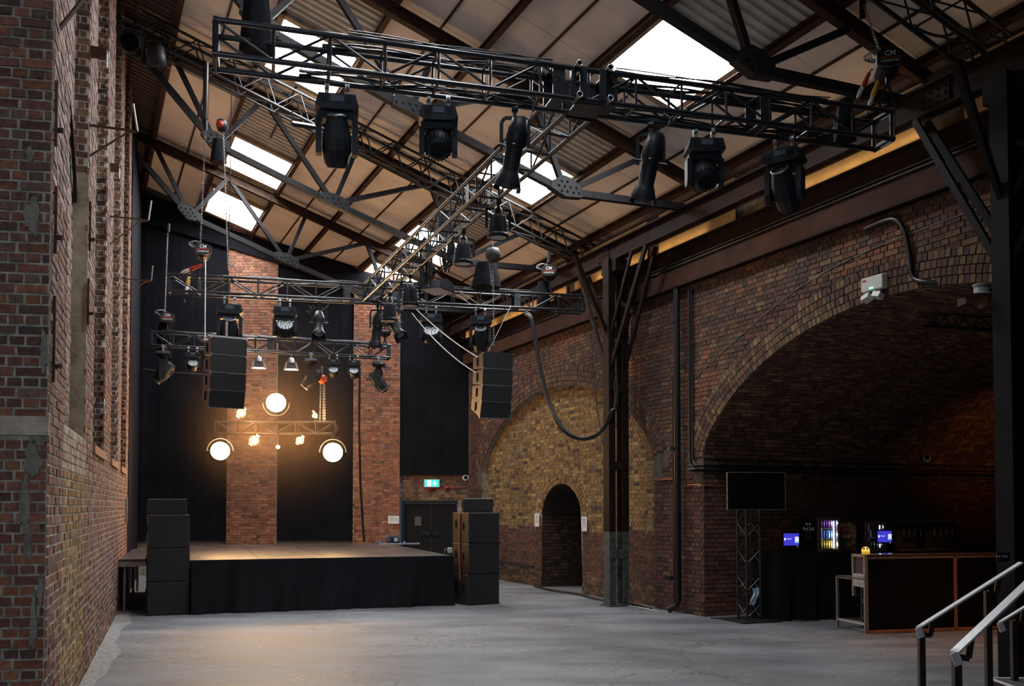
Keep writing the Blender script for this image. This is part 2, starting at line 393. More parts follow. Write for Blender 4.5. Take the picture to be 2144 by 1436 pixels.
def arc_ring(path, rings, pal, rd=.108, step=.080, p=.016):
    """voussoirs: path = list of (s,z) along the intrados, left to right; normals point outwards"""
    P = [Vector((a, b)) for a, b in path]; out = []
    cum = [0]
    for a, b in zip(P, P[1:]): cum.append(cum[-1]+(b-a).length)
    def pt(u):
        u = max(0, min(cum[-1]-1e-6, u)); i = max(0, min(len(P)-2, int(np.searchsorted(cum, u)-1)))
        d = (P[i+1]-P[i]); t = (u-cum[i])/max(d.length, 1e-9); d = d.normalized(); n = Vector((-d.y, d.x))
        return P[i]+(P[i+1]-P[i])*t, n
    for r in range(rings):
        u = rng.uniform(0, step)
        while u+step < cum[-1]:
            (a, na), (b, nb) = pt(u+.005), pt(u+step-.004)
            h0, h1 = r*rd+.004, (r+1)*rd-.005
            out.append(([tuple(a+na*h0), tuple(b+nb*h0), tuple(b+nb*h1), tuple(a+na*h1)], p+rng.uniform(-.004, .006), pick(pal)))
            u += step
    return out
BF = [(4, 5, 6, 7), (0, 1, 5, 4), (1, 2, 6, 5), (2, 3, 7, 6), (3, 0, 4, 7)]
def brick_mesh(recs, fn, name):
    vs = []; fs = []; cs = []
    for q, p, c in recs:
        n = len(vs); cx = sum(a for a, _ in q)/4; cz = sum(b for _, b in q)/4
        for a, b in q: vs.append(tuple(fn(a, b, -.012)))
        for a, b in q:
            l = max(math.hypot(a-cx, b-cz), 1e-6); k = .0035/l
            vs.append(tuple(fn(a+(cx-a)*k, b+(cz-b)*k, p)))
        fs += [tuple(i+n for i in f) for f in BF]; cs += [c]*8
    me = bpy.data.meshes.new(name); me.from_pydata(vs, [], fs)
    at_ = me.color_attributes.new('Col', 'FLOAT_COLOR', 'POINT')
    at_.data.foreach_set('color', np.array([(*c, 1) for c in cs], dtype=np.float32).ravel())
    me.materials.append(MT['brick']); me.update(); return me
def lay(parent, groups, npick=300, minw=9.0):
    """groups: list of (records, map function). The bricks that show largest become parts, the rest one joined part."""
    sc = []
    for gi, (recs, fn) in enumerate(groups):
        for ri, (q, p, c) in enumerate(recs):
            a = proj(fn(*q[0], p)); b = proj(fn(*q[1], p)); d = proj(fn(*q[3], p)); e = proj(fn(*q[2], p))
            if min(a[2], b[2]) < .5: continue
            x, y = (a[0]+e[0])/2, (a[1]+e[1])/2
            if not (-10 < x < 2154 and -10 < y < 1446): continue
            w = math.hypot(b[0]-a[0], b[1]-a[1]); h = math.hypot(d[0]-a[0], d[1]-a[1])
            if max(w, h) < minw: continue
            sc.append((w*h, gi, ri))
    sc.sort(reverse=True); chosen = set((g, r) for _, g, r in sc[:npick])
    for g, r in chosen:
        recs, fn = groups[g]
        o = bpy.data.objects.new('brick', brick_mesh([recs[r]], fn, 'brick')); COL.objects.link(o); o.parent = parent
    V = []
    for gi, (recs, fn) in enumerate(groups):
        rest = [x for ri, x in enumerate(recs) if (gi, ri) not in chosen]
        if rest:
            o = bpy.data.objects.new('brickwork', brick_mesh(rest, fn, 'brickwork')); COL.objects.link(o); o.parent = parent; o['kind'] = 'stuff'
def strips(mb, fn, s0, s1, ds, spans, p=0.0):
    n = max(1, int(math.ceil((s1-s0)/ds)))
    for i in range(n):
        a = s0+(s1-s0)*i/n; b = s0+(s1-s0)*(i+1)/n; A = spans(a+1e-5); B = spans(b-1e-5)
        if len(A) != len(B): A = B = spans((a+b)/2)
        for (a0, a1), (b0, b1) in zip(A, B):
            if a1-a0 > 1e-4 or b1-b0 > 1e-4: mb.quad(fn(a, a0, p), fn(b, b0, p), fn(b, b1, p), fn(a, a1, p))
def arch_z(s, c, half, spring, rise):
    d = abs(s-c)/half
    if d >= 1: return spring
    ell = math.sqrt(1-d*d)*rise; Rr = (half*half+rise*rise)/(2*rise); seg = math.sqrt(max(Rr*Rr-(d*half)**2, 0))-(Rr-rise)
    return spring+.5*ell+.5*seg
def arch_path(c, half, spring, rise, n=90):
    return [(c-half*math.cos(math.pi*i/n), arch_z(c-half*math.cos(math.pi*i/n), c, half, spring, rise)) for i in range(n+1)]
BLIND = (5.42, 3.95, 2.68, 1.72); VAULT = (-4.0, 4.0, 2.60, 1.88); DOORA = (5.29, .94, 1.60, .70)
def near_arc(path, th):
    P = np.array(path)
    def f(s, z):
        d = np.hypot(P[:, 0]-s, P[:, 1]-z); return d.min() < th
    return f
TOPZ = 7.05
# ---- right wall (railway viaduct side)
wr = struct('wall_right')
in_bl = near_arc(arch_path(*BLIND), .42); in_va = near_arc(arch_path(*VAULT), .42); in_do = near_arc(arch_path(*DOORA), .33)
def under(s, z, A): return abs(s-A[0]) < A[1] and z < arch_z(s, *A)
def patch(s, z):
    k = math.sin(s*2.1+z*1.3)+math.sin(s*.9-z*2.4+1)+rng.uniform(-1.1, 1.1)
    return DARKRED if k > .3 else (BROWN if k > -1.1 else RED)
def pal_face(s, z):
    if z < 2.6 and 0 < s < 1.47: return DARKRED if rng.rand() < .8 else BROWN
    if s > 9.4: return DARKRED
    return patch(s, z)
keep_face = lambda s, z: not (under(s, z, BLIND) or under(s, z, VAULT) or in_bl(s, z) or in_va(s, z))
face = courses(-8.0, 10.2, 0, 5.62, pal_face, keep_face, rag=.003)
ringb = arc_ring(arch_path(*BLIND), 4, BROWN+DARKRED[:3]); ringv = arc_ring(arch_path(*VAULT), 4, BROWN+DARKRED[:2]+YELLOW[3:5], p=.02)
def pal_fill(s, z):
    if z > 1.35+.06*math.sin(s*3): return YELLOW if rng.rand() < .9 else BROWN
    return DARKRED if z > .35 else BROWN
keep_fill = lambda s, z: under(s, z, BLIND) and not (abs(s-DOORA[0]) < DOORA[1]+.0 and z < arch_z(s, *DOORA)) and not (in_do(s, z) and z > 1.60)
zs_ = .0755*21
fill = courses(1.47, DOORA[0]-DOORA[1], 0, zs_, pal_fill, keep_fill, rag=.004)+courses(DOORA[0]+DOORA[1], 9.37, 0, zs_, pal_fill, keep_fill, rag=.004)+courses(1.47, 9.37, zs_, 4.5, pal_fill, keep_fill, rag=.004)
ringd = arc_ring(arch_path(*DOORA), 3, YELLOW, p=.018)
FP = lambda s, z, p: RW(s, z, p); FI = lambda s, z, p: RW(s, z, p-.14)
# jamb of the small doorway, seen through it; inner flank and soffit of the vault
JB = lambda v, z, p: RW(DOORA[0]+DOORA[1]-p, z, -.14-v)
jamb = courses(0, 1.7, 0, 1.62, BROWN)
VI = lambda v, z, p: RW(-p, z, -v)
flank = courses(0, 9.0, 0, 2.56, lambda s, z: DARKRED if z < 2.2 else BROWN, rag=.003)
ap = [(a, b) for a, b in reversed(arch_path(*VAULT))]
cum = [0]
for a, b in zip(ap, ap[1:]): cum.append(cum[-1]+math.hypot(b[0]-a[0], b[1]-a[1]))
def VS(v, u, p):
    i = max(0, min(len(ap)-2, int(np.searchsorted(cum, u)-1))); t = (u-cum[i])/(cum[i+1]-cum[i])
    a, b = ap[i], ap[i+1]; dx, dz = b[0]-a[0], b[1]-a[1]; l = math.hypot(dx, dz)
    return RW(a[0]+dx*t-dz/l*p, a[1]+dz*t+dx/l*p, -v)
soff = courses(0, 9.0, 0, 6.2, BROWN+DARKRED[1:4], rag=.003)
def dim(rs_, k): return [(q, p, (c[0]*k, c[1]*k, c[2]*k)) for q, p, c in rs_]
face, ringb, ringv, fill, ringd = dim(face, .68), dim(ringb, .7), dim(ringv, .75), dim(fill, .8), dim(ringd, .8)  # colours darkened to paint in the light falling off on this wall
jamb, flank, soff = dim(jamb, .5), dim(flank, .8), dim(soff, 1.15)  # flank darkened for vault shade, soffit lifted for floor-bounced light
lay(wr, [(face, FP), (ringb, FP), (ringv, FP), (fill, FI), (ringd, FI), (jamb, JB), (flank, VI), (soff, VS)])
mb = MB()
def sp_face(s):
    out = []
    lo = 0
    for A in (BLIND, VAULT):
        if abs(s-A[0]) < A[1]: lo = arch_z(s, *A)
    return [(lo, TOPZ)]
strips(mb, RW, -22, -8, 14, lambda s: [(0, TOPZ)]); strips(mb, RW, -8, 0, .1, sp_face); strips(mb, RW, 0, 1.47, 2, lambda s: [(0, TOPZ)])
strips(mb, RW, 1.47, 9.37, .1, sp_face); strips(mb, RW, 9.37, 10.6, 2, lambda s: [(0, TOPZ)])
mb.build('mortar_face', MT['mortar_dark'], wr)
mb = MB()
def sp_fill(s):
    lo = arch_z(s, *DOORA) if abs(s-DOORA[0]) < DOORA[1] else 0
    return [(lo, arch_z(s, *BLIND)+.02)]
strips(mb, RW, 1.47, 9.37, .0988, sp_fill, -.14); mb.quad(RW(9.37, 0), RW(9.37, 2.69), RW(9.37, 2.69, -.16), RW(9.37, 0, -.16))
pth = arch_path(*BLIND)
for (a, b), (c, d) in zip(pth, pth[1:]): mb.quad(RW(a, b, 0), RW(c, d, 0), RW(c, d, -.16), RW(a, b, -.16))
mb.quad(RW(1.47, 0), RW(1.47, 2.68), RW(1.47, 2.68, -.16), RW(1.47, 0, -.16))
mb.build('mortar_infill', MT['mortar'], wr)
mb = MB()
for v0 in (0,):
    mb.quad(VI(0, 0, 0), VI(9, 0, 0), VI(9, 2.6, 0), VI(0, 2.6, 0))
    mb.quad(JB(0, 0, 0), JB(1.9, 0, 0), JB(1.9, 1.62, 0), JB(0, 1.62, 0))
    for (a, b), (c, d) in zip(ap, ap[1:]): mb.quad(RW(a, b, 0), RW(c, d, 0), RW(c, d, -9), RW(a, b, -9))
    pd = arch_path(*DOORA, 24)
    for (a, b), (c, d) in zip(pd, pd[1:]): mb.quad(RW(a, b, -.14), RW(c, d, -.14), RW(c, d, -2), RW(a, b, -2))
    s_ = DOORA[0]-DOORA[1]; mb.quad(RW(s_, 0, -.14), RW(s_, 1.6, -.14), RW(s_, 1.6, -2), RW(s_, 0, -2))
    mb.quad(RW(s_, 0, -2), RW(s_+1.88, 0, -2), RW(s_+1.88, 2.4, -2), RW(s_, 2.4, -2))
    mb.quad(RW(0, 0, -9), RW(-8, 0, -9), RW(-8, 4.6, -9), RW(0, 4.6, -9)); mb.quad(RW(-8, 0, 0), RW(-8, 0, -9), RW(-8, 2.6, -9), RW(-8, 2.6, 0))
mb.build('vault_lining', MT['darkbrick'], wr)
# ---- left wall
wl = struct('wall_left')
OPEN = [(1.05, 3.0), (3.96, 5.86), (7.1, 9.0), (9.95, 11.8)]; SILL = 2.50
def in_open(s, z): return any(a < s < b for a, b in OPEN) and z > SILL
def pal_l(s, z):
    if 1.0 < s < 3.0 and z >= 2.15 and z < SILL: return PALE
    if 1.0 < s < 3.0 and .1 < z < 2.15: return YELLOW if rng.rand() < .85 else BROWN
    if z < .8 and rng.rand() < .4: return DARKRED+BROWN
    if z > 4.2: return PINK+PURPLE
    return PURPLE if rng.rand() < .75 else RED
lf = courses(0, 12.85, 0, 10.4, pal_l, lambda s, z: not in_open(s, z), jv=.003, jh=.0085, kk=.14, p=.007)
def head(s, i=0):
    a, b = OPEN[i]; return 4.55+1.35*math.sqrt(max(0, 1-((s-(a-.2))/(b-a+.25))**2)) if i == 0 else 9
def keep_in(s, z): return in_open(s, z) and not (OPEN[0][0] < s < OPEN[0][1] and abs(z-head(s)) < .16)
li = courses(1.05, 11.8, SILL, 10.4, lambda s, z: (PALE if s < 3 and z < head(s) else PINK), keep_in)
LI = lambda s, z, p: LW(s, z, p-.15)
jl = []
for i, (a, b) in enumerate(OPEN):
    Jm = (lambda B: (lambda v, z, p: LW(B-p*.4, z, -v)))(b)
    jl.append((courses(0, .15, (5.3 if i == 0 else SILL), 10.4, BROWN, st=.14), Jm))
pf = courses(-.0, 1.2, 0, 10.4, lambda s, z: (DARKRED if z > 2.45 else DARKRED[:3]+RED[:2]), lambda s, z: not (2.32 < z < 2.47), rag=.004, ch=.0765, jv=.007, jh=.0075)
PFm = lambda s, z, p: PF(s, z, p)
wpier = struct('wall_left_pier')
pf = [(q, p, (c[0]*1.15, c[1]*1.15, c[2]*1.1)) for q, p, c in pf]
lay(wpier, [(pf, PFm)], 300)
mb = MB(); mb.quad(PF(0, 0), PF(1.2, 0), PF(1.2, 10.4), PF(0, 10.4)); mb.build('mortar_face', mat('mortar_khaki', (.33, .30, .24), .95, noise=(11, .5, 6), bump=(50, .7)), wpier)
mb = MB()   # stone band and smeared render patches on the pier
mb.box(PF(.55, 2.395, .0), (1.12, .05, .14), rot_of(DP))
mb.build('stone_band', MT['stone'], wpier)
def blob(fn, s, z, w, h, p, n=26, seed=0):
    r = np.random.RandomState(seed); ph = r.uniform(0, 6, 4)
    out = []
    for i in range(n):
        t = 2*math.pi*i/n; k = 1+.16*math.sin(3*t+ph[0])+.12*math.sin(5*t+ph[1])+.10*math.sin(9*t+ph[2])
        out.append(fn(s+w/2*k*math.cos(t), z+h/2*k*math.sin(t), p))
    return out
mb = MB()
for i, (s, z, w, h) in enumerate([(.10, 2.14, .11, .26), (.145, 1.83, .065, .42), (.12, 1.53, .05, .24), (.075, .95, .045, .42), (.06, .42, .08, .16), (.13, 3.95, .10, .26), (.03, 2.95, .05, .30), (.06, 2.285, .13, .06), (.15, 4.4, .05, .12), (.03, 1.2, .03, .2)]):
    top = blob(PF, s, z, w, h, .022, seed=i); bot = blob(PF, s, z, w*1.08, h*1.05, -.01, seed=i); n = len(top)
    mb.add(top+bot, [tuple(range(n))]+[(k, n+k, n+(k+1) % n, (k+1) % n) for k in range(n)])
mb.build('render_patch', MT['render'], wpier)
lay(wl, [(lf, lambda s, z, p: LW(s, z, p)), (li, LI)]+jl, 300)
mb = MB()
strips(mb, LW, 0, 12.85, 20, lambda s: [(0, SILL)])
ed = [0]+[x for ab in OPEN for x in ab]+[12.85]
for i in range(0, len(ed), 2): mb.quad(LW(ed[i], SILL), LW(ed[i+1], SILL), LW(ed[i+1], 10.4), LW(ed[i], 10.4))
mb.build('mortar_face', MT['mortar_pale'], wl)
mb = MB()
for a, b in OPEN:
    mb.quad(LW(a, SILL, -.15), LW(b, SILL, -.15), LW(b, 10.4, -.15), LW(a, 10.4, -.15))
    for s in (a, b): mb.quad(LW(s, SILL, 0), LW(s, SILL, -.15), LW(s, 10.4, -.15), LW(s, 10.4, 0))
    mb.quad(LW(a, SILL, 0), LW(b, SILL, 0), LW(b, SILL, -.15), LW(a, SILL, -.15))
mb.build('mortar_recess', MT['mortar_pale'], wl)
mb = MB(); mb.box(LW(3.02, 3.9, -.07), (.05, .15, 2.8), rot_of(DL)); mb.build('jamb_stone', MT['stone'], wl)
for i, (a, b) in enumerate(OPEN[1:]):
    k = int((b-a)/.115)
    for j in range(k):
        mb = MB(); mb.box(LW(a+.06+j*.1145, SILL-.04, .01), (.100, .05, .10), rot_of(DL)); o = mb.build('sill_brick', MT['orange_sill'] if 'orange_sill' in MT else MT.setdefault('orange_sill', mat('orange_sill_brick', (.36, .17, .10), .8, noise=(20, .3, 4))), wl)
mb = MB()    # dark gap over the curved head of the first recess, with its timber former
hp = [(OPEN[0][0]+(OPEN[0][1]-OPEN[0][0])*i/20, ) for i in range(21)]
for (a,), (b,) in zip(hp, hp[1:]): mb.quad(LW(a, head(a)-.16, -.148), LW(b, head(b)-.16, -.148), LW(b, head(b)+.16, -.148), LW(a, head(a)+.16, -.148))
mb.build('arch_gap', MT['dark'], wl)
mb = MB()
for (a,), (b,) in zip(hp, hp[1:]): mb.bar(LW(a, head(a)+.15, -.12), LW(b, head(b)+.15, -.12), .04, .035, NL)
mb.build('arch_former', MT['rust'], wl)
mb = MB(); mb.quad(PF(1.2, 0), Vector((-4.6, -5, 0)), Vector((-4.6, -5, 11)), PF(1.2, 11)); mb.build('plain_wall', MT['darkbrick'], wl)
# ---- back wall with two brick pilasters
wb = struct('wall_back')
PIL = [(bws(838), bws(741)), (bws(582), bws(478))]
groups = []
BWp = lambda s, z, p: BW(s, z, p+.16)
for a, b in PIL:
    groups.append((dim(courses(a, b, 0, 9.6, lambda s, z: RED if rng.rand() < .93 else DARKRED), 1.2), BWp))
sR = bws(838)
low = courses(-.05, sR, 1.98, 2.66, lambda s, z: DARKRED+BROWN+RED[:1] if z > 2.3 else BROWN+YELLOW[3:5]); groups.append((low, lambda s, z, p: BW(s, z, p)))
lay(wb, groups, 300)
mb = MB()
for a, b in PIL:
    mb.quad(BW(a, 0, .16), BW(b, 0, .16), BW(b, 9.8, .16), BW(a, 9.8, .16))
    for s in (a, b): mb.quad(BW(s, 0, 0), BW(s, 0, .16), BW(s, 9.8, .16), BW(s, 9.8, 0))
mb.quad(BW(-.3, 1.97), BW(sR, 1.97), BW(sR, 10.8), BW(-.3, 10.8)); mb.quad(BW(sR, 0), BW(9.5, 0), BW(9.5, 10.8), BW(sR, 10.8))
mb.quad(BW(-.3, 0), BW(.35, 0), BW(.35, 1.97), BW(-.3, 1.97))
mb.build('mortar_face', MT['mortar'], wb)
mb = MB()
def gt(s): q = BW(s, 0); return (q-C0).dot(D2)
tA, tB = gt(-.3), gt(9.4)
vs = [BW(s, RZ(t)+o, p) for p in (.02, .24) for s, t, o in ((-.3, tA, -.34), (9.4, tB, -.34), (9.4, tB, .15), (-.3, tA, .15))]
mb.add(vs, [(3, 2, 1, 0), (4, 5, 6, 7), (0, 1, 5, 4), (2, 3, 7, 6)]); mb.build('wall_plate_board', MT['drape'], wb)
wf = struct('wall_front'); mb = MB(); mb.quad((-4.6, -5, 0), (12, -5, 0), (12, -5, 11), (-4.6, -5, 11)); mb.build('plain_wall', MT['darkbrick'], wf)
# door in the back wall
d1_ = struct('door_1')
mb = MB(); a, b = .35, bws(840)-.02
mb.box(BW((a+b)/2, 1.93, -.02), (b-a, .16, .08), rot_of(DB)); mb.box(BW(b-.04, .95, -.02), (.08, .16, 1.9), rot_of(DB)); mb.build('door_frame', MT['blackm'], d1_)
for k in range(2):
    w = (b-a-.1)/2; mb = MB(); mb.box(BW(a+.02+w*(k+.5), .945, -.05), (w-.01, .05, 1.87), rot_of(DB))
    l = mb.build('door_leaf', MT['dark'], d1_)
    mb = MB(); mb.box(BW(a+w+(.12 if k else -.12), .55+.55, -.01), (.3, .03, .12), rot_of(DB)); mb.build('push_plate', MT['blackm'], l)
mb = MB(); mb.box(BW(a+1.05, 1.42, -.018), (.17, .006, .24), rot_of(DB)); tag(mb.build('notice', mat('grey_notice', (.10, .10, .105), .8)), 'dim grey notice sheet taped on the black stage door', 'notice')
# ---- floor
fl = MB(); fl.quad((-14, -6, 0), (16, -6, 0), (16, 30, 0), (-14, 30, 0)); o = fl.build('floor', MT['floor']); o['kind'] = 'structure'
mb = MB()
pts = [(s, .10+.05*math.sin(s*1.7)+.03*math.sin(s*4.1)) for s in np.linspace(0, 12.8, 40)]
for (a, w), (b, w2) in zip(pts, pts[1:]):
    mb.quad(LW(a, .006, w+.12), LW(b, .006, w2+.12), LW(b, .012, 0), LW(a, .012, 0))
o = mb.build('baseboard_left', mat('mortar_fillet', (.27, .26, .25), .85, noise=(20, .4, 5), bump=(40, .6))); o['kind'] = 'structure'

# ---------------------------------------------------------------- roof
ce = struct('ceiling')
TB = [-1.0, -.35, .95, 2.3, 3.6, 4.9, 6.25, 7.55, 8.85, 10.2, 11.4]
SKY = [(-4.83, -3.35), (-.25, 1.45), (4.83, 6.55), (8.25, 10.05)]
SKYH = [(-9.3, -7.8), (-13.8, -12.3)]
BAY = [-11.0, -6.56, -2.13, 2.353, 6.83, 11.3]
UPS = Vector((-D2.x*SLOPE, -D2.y*SLOPE, 1)).normalized()   # roof normal
def RF(s, t, off=0.0): return G(s, t, RZ(t))+UPS*off
def slab(s0, s1, t0, t1, off, th, name, m, parent, gap=.006):
    s0 += gap; s1 -= gap; t0 += gap; t1 -= gap
    mb = MB(); vs = [RF(s, t, o) for o in (off, off+th) for s, t in ((s0, t0), (s1, t0), (s1, t1), (s0, t1))]
    mb.add(vs, [(0, 1, 2, 3), (7, 6, 5, 4), (0, 4, 5, 1), (1, 5, 6, 2), (2, 6, 7, 3), (3, 7, 4, 0)])
    return mb.build(name, m, parent)
def corrugated(s0, s1, t0, t1, m):
    mb = MB(); p = .155; n = max(1, int((s1-s0)/p)); p = (s1-s0)/n; prof = []
    for i in range(n):
        b = s0+i*p; prof += [(b, 0), (b+.48*p, 0), (b+.58*p, .035), (b+.90*p, .035)]
    prof.append((s1, 0))
    vs = [RF(s, t, .19+h) for t in (t0, t1) for s, h in prof]; k = len(prof)
    mb.add(vs, [(i, i+1, k+i+1, k+i) for i in range(k-1)])
    return mb.build('corrugated_sheet', m, ce)
win = 0
for s0, s1 in SKY+SKYH:
    for t0, t1 in ((.95, 2.3), (4.9, 6.25)):
        if s0 < -6 and t0 < 2: continue
        win += 1; w = struct('window_%d' % win)
        mb = MB(); mb.add([RF(s, t, .30) for s, t in ((s0, t0), (s1, t0), (s1, t1), (s0, t1))], [(0, 1, 2, 3)]); mb.build('skylight_pane', MT['pane'], w)
        fr = MB()
        for (a, b, c, d) in ((s0-.12, s1+.12, t0-.02, t0+.10), (s0-.12, s1+.12, t1-.10, t1+.02), (s0-.12, s0, t0, t1), (s1, s1+.12, t0, t1)):
            vs = [RF(s, t, o) for o in (.12, .32) for s, t in ((a, c), (b, c), (b, d), (a, d))]
            fr.add(vs, [(0, 1, 2, 3), (7, 6, 5, 4), (0, 4, 5, 1), (1, 5, 6, 2), (2, 6, 7, 3), (3, 7, 4, 0)])
        fr.build('skylight_frame', MT['kerb'], w)
for i in range(len(BAY)-1):
    b0, b1 = BAY[i], min(BAY[i+1], 10.4)
    vis = i >= 1
    for j in range(len(TB)-1):
        t0, t1 = TB[j], TB[j+1]
        segs = [(b0, b1, 'P')]
        if j in (2, 5):
            sk = [x for x in SKY+SKYH if b0 <= x[0] < b1][0] if [x for x in SKY+SKYH if b0 <= x[0] < b1] else None
            if sk: segs = [(b0, sk[0]-.12, 'C'), (sk[1]+.12, b1, 'P')]
        if j == 6 and i in (3, 4): segs = [(b0, b0+.9, 'C'), (b0+.9, b1, 'P')]
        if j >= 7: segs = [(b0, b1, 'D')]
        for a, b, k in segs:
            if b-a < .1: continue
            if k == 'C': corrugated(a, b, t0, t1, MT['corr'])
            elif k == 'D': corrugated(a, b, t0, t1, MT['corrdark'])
            else:
                n = max(1, round((b-a)/1.11)) if vis else 1
                for q in range(n):
                    for h in range(2 if vis else 1):
                        ta, tb_ = (t0+(t1-t0)*h/2, t0+(t1-t0)*(h+1)/2) if vis else (t0, t1)
                        slab(a+(b-a)*q/n, a+(b-a)*(q+1)/n, ta, tb_, .19+rng.uniform(0, .004), .04, 'ceiling_panel', MT['panel'], ce, .004)
for j, t in enumerate(TB):      # purlins: small rusty channel sections running the length of the hall
    mb = MB(); a, b = -15, 10.3
    mb.bar(RF(a, t, .11), RF(b, t, .11), .012, .15, UPS); mb.bar(RF(a, t+.03, .18), RF(b, t+.03, .18), .08, .012, UPS); mb.bar(RF(a, t+.03, .045), RF(b, t+.03, .045), .08, .012, UPS)
    mb.build('purlin', MT['rust'], ce)
    if j < len(TB)-1 and j not in (2, 5):
        mb = MB(); m_ = (t+TB[j+1])/2; mb.bar(RF(a, m_, .17), RF(b, m_, .17), .03, .03, UPS); mb.build('panel_rail', MT['rust'], ce)
    elif j in (2, 5):
        mb = MB(); m_ = (t+TB[j+1])/2
        for (x, y) in ((-2.95, -2.13), (1.6, 4.2), (6.8, 6.83)):
            if j == 2 or True: mb.bar(RF(x, m_, .17), RF(y, m_, .17), .03, .03, UPS)
        mb.build('panel_rail', MT['rust'], ce)
dk = MB(); dk.add([RF(s, t, .42) for s, t in ((-26, -3), (11.5, -3), (11.5, 12.5), (-26, 12.5))], [(3, 2, 1, 0)]); dk.build('roof_deck', MT['deck'], ce)
dk = MB(); dk.quad(G(-26, -1, RZ(-1)+.2), G(-11, -1, RZ(-1)+.2), G(-11, 12, RZ(12)+.2), G(-26, 12, RZ(12)+.2)); dk.build('plain_lining', MT['panel'], ce)

# ---- roof trusses
def roof_truss(s, label, seed):
    o = thing('roof_truss', label, 'roof truss', G(s, 0, 6.69), 0, 'riveted steel roof trusses')
    base = G(s, 0, 6.69)
    def P(t, z): return G(s, t, z)-base
    E = (-.05, 6.70); Rr = (2.18, 6.64); Mm = (4.68, 7.46); Ll = (6.79, 8.22); Tp = (8.3, 9.85)
    def member(name, a, b, w, h, m=MT['steel']):
        mb = MB(); A, B = P(*a), P(*b); d = (B-A).normalized(); up = d.cross(D1).normalized()
        # two back-to-back angles with a gap
        for k in (-1, 1):
            mb.bar(A+D1*(k*(w/2)), B+D1*(k*(w/2)), .012, h, up)
            mb.bar(A+D1*(k*(w/2-.02))-up*(h/2)*(1 if up.z > 0 else -1), B+D1*(k*(w/2-.02))-up*(h/2)*(1 if up.z > 0 else -1), .05, .012, up)
        return mb.build(name, m, o)
    mb = MB(); A, B = P(-.5, RZ(-.5)), P(9.6, RZ(9.6))
    mb.bar(A, B, .012, .17, UPS); mb.bar(A+UPS*.085, B+UPS*.085, .11, .014, UPS); mb.bar(A-UPS*.085, B-UPS*.085, .11, .014, UPS); mb.build('rafter', MT['rust'], o)
    for a, b in ((E, Rr), (Rr, Mm), (Mm, Ll), (Ll, Tp)): member('bottom_chord', a, b, .09, .10)
    pass
    for a, b in ((Rr, (.8, RZ(.8)-.08)), (Rr, (2.75, RZ(2.75)-.08)), (Mm, (2.86, RZ(2.86)-.08)), (Mm, (4.25, RZ(4.25)-.08)), (Mm, (5.9, RZ(5.9)-.08)), (Ll, (6.02, RZ(6.02)-.08)), (Ll, (7.5, RZ(7.5)-.08))):
        member('diagonal', a, b, .07, .075)
    def gus(c, dirs, poly):
        mb = MB(); mb.prism(poly, P(*c), D2, ZV, .13); g = mb.build('gusset_plate', MT['gusset'], o)
        nb = MB(); xs = [p[0] for p in poly]; ys = [p[1] for p in poly]
        for (bx, by) in dirs:
            q = P(c[0]+bx, c[1]+by)
            nb.cyl(q-D1*.065, q-D1*.088, .017, 8)
        nb.build('bolt', MT['gusset'], g, kind='stuff')
    def bolts(poly):
        def inside(x, y):
            n = len(poly); c = False
            for i in range(n):
                (x1, y1), (x2, y2) = poly[i], poly[(i+1) % n]
                if (y1 > y) != (y2 > y) and x < (x2-x1)*(y-y1)/(y2-y1)+x1: c = not c
            return c
        out = []
        for j, y in enumerate(np.arange(-.15, .3, .075)):
            for x in np.arange(-.32, .36, .10):
                xx = x+(.05 if j % 2 else 0)
                if all(inside(xx+dx, y+dy) for dx in (-.03, .03) for dy in (-.028, .028)): out.append((xx, y))
        return out
    p1 = [(-.27, -.07), (.02, -.09), (.28, .03), (.25, .13), (.06, .24), (-.12, .20), (-.26, .08)]
    p2 = [(-.28, -.16), (.28, .03), (.25, .17), (-.02, .17), (-.28, .06)]
    p3 = [(-.24, -.12), (.07, -.08), (.27, .15), (.2, .26), (-.02, .20), (-.24, .05)]
    gus(Rr, bolts(p1), p1); gus(Mm, bolts(p2), p2); gus(Ll, bolts(p3), p3)
    return o
for s, l in ((-6.56, 'dark steel roof truss nearest the viewer, above the right end of the front lighting truss'),
             (-2.13, 'dark steel roof truss with bolted plates, second back, crossing the skylight over the long truss'),
             (2.353, 'dark steel roof truss with bolted plates, third back, before the pair of small left skylights'),
             (6.83, 'farthest riveted steel roof truss, just ahead of the brick pilasters')):
    roof_truss(s, l, 0)
# ---- girder on columns, wall beam, board
def ibeam(name, label, cat, s0, s1, t, zb, zt, fw, m, rivets=True):
    base = G(s0, t, zb); o = thing(name, label, cat, base)
    def P(s, dt, z): return G(s, t+dt, z)-base
    mb = MB(); mb.bar(P(s0, 0, (zb+zt)/2), P(s1, 0, (zb+zt)/2), .02, zt-zb, ZV); mb.build('web', m, o)
    for z in (zb+.015, zt-.015):
        mb = MB(); mb.bar(P(s0, 0, z), P(s1, 0, z), fw, .03, ZV); mb.build('flange', m, o)
    if rivets:
        for sj in (-7.1, .4, 8):
            mb = MB(); mb.box(P(sj, .02, (zb+zt)/2), (.42, .02, zt-zb-.07), rot_of(D1))
            for a in (-.15, -.05, .05, .15):
                for z in (zb+.09, zb+.17, zb+.25): q = P(sj+a, .025, z); mb.cyl(q, q+D2*.022, .014, 6)
            mb.build('splice_plate', m, o)
    return o
ibeam('steel_girder', 'long rust-brown steel girder carried on the columns above the side aisle', 'girder', -12, 9.6, 0, 6.33, 6.68, .19, MT['girder'])
wbm = ibeam('wall_beam', 'red-brown steel beam lying along the top of the viaduct brickwork', 'beam', -12, 10.1, TW+.08, 5.54, 6.24, .16, MT['girder'], False)
mb = MB(); 
base = wbm.location
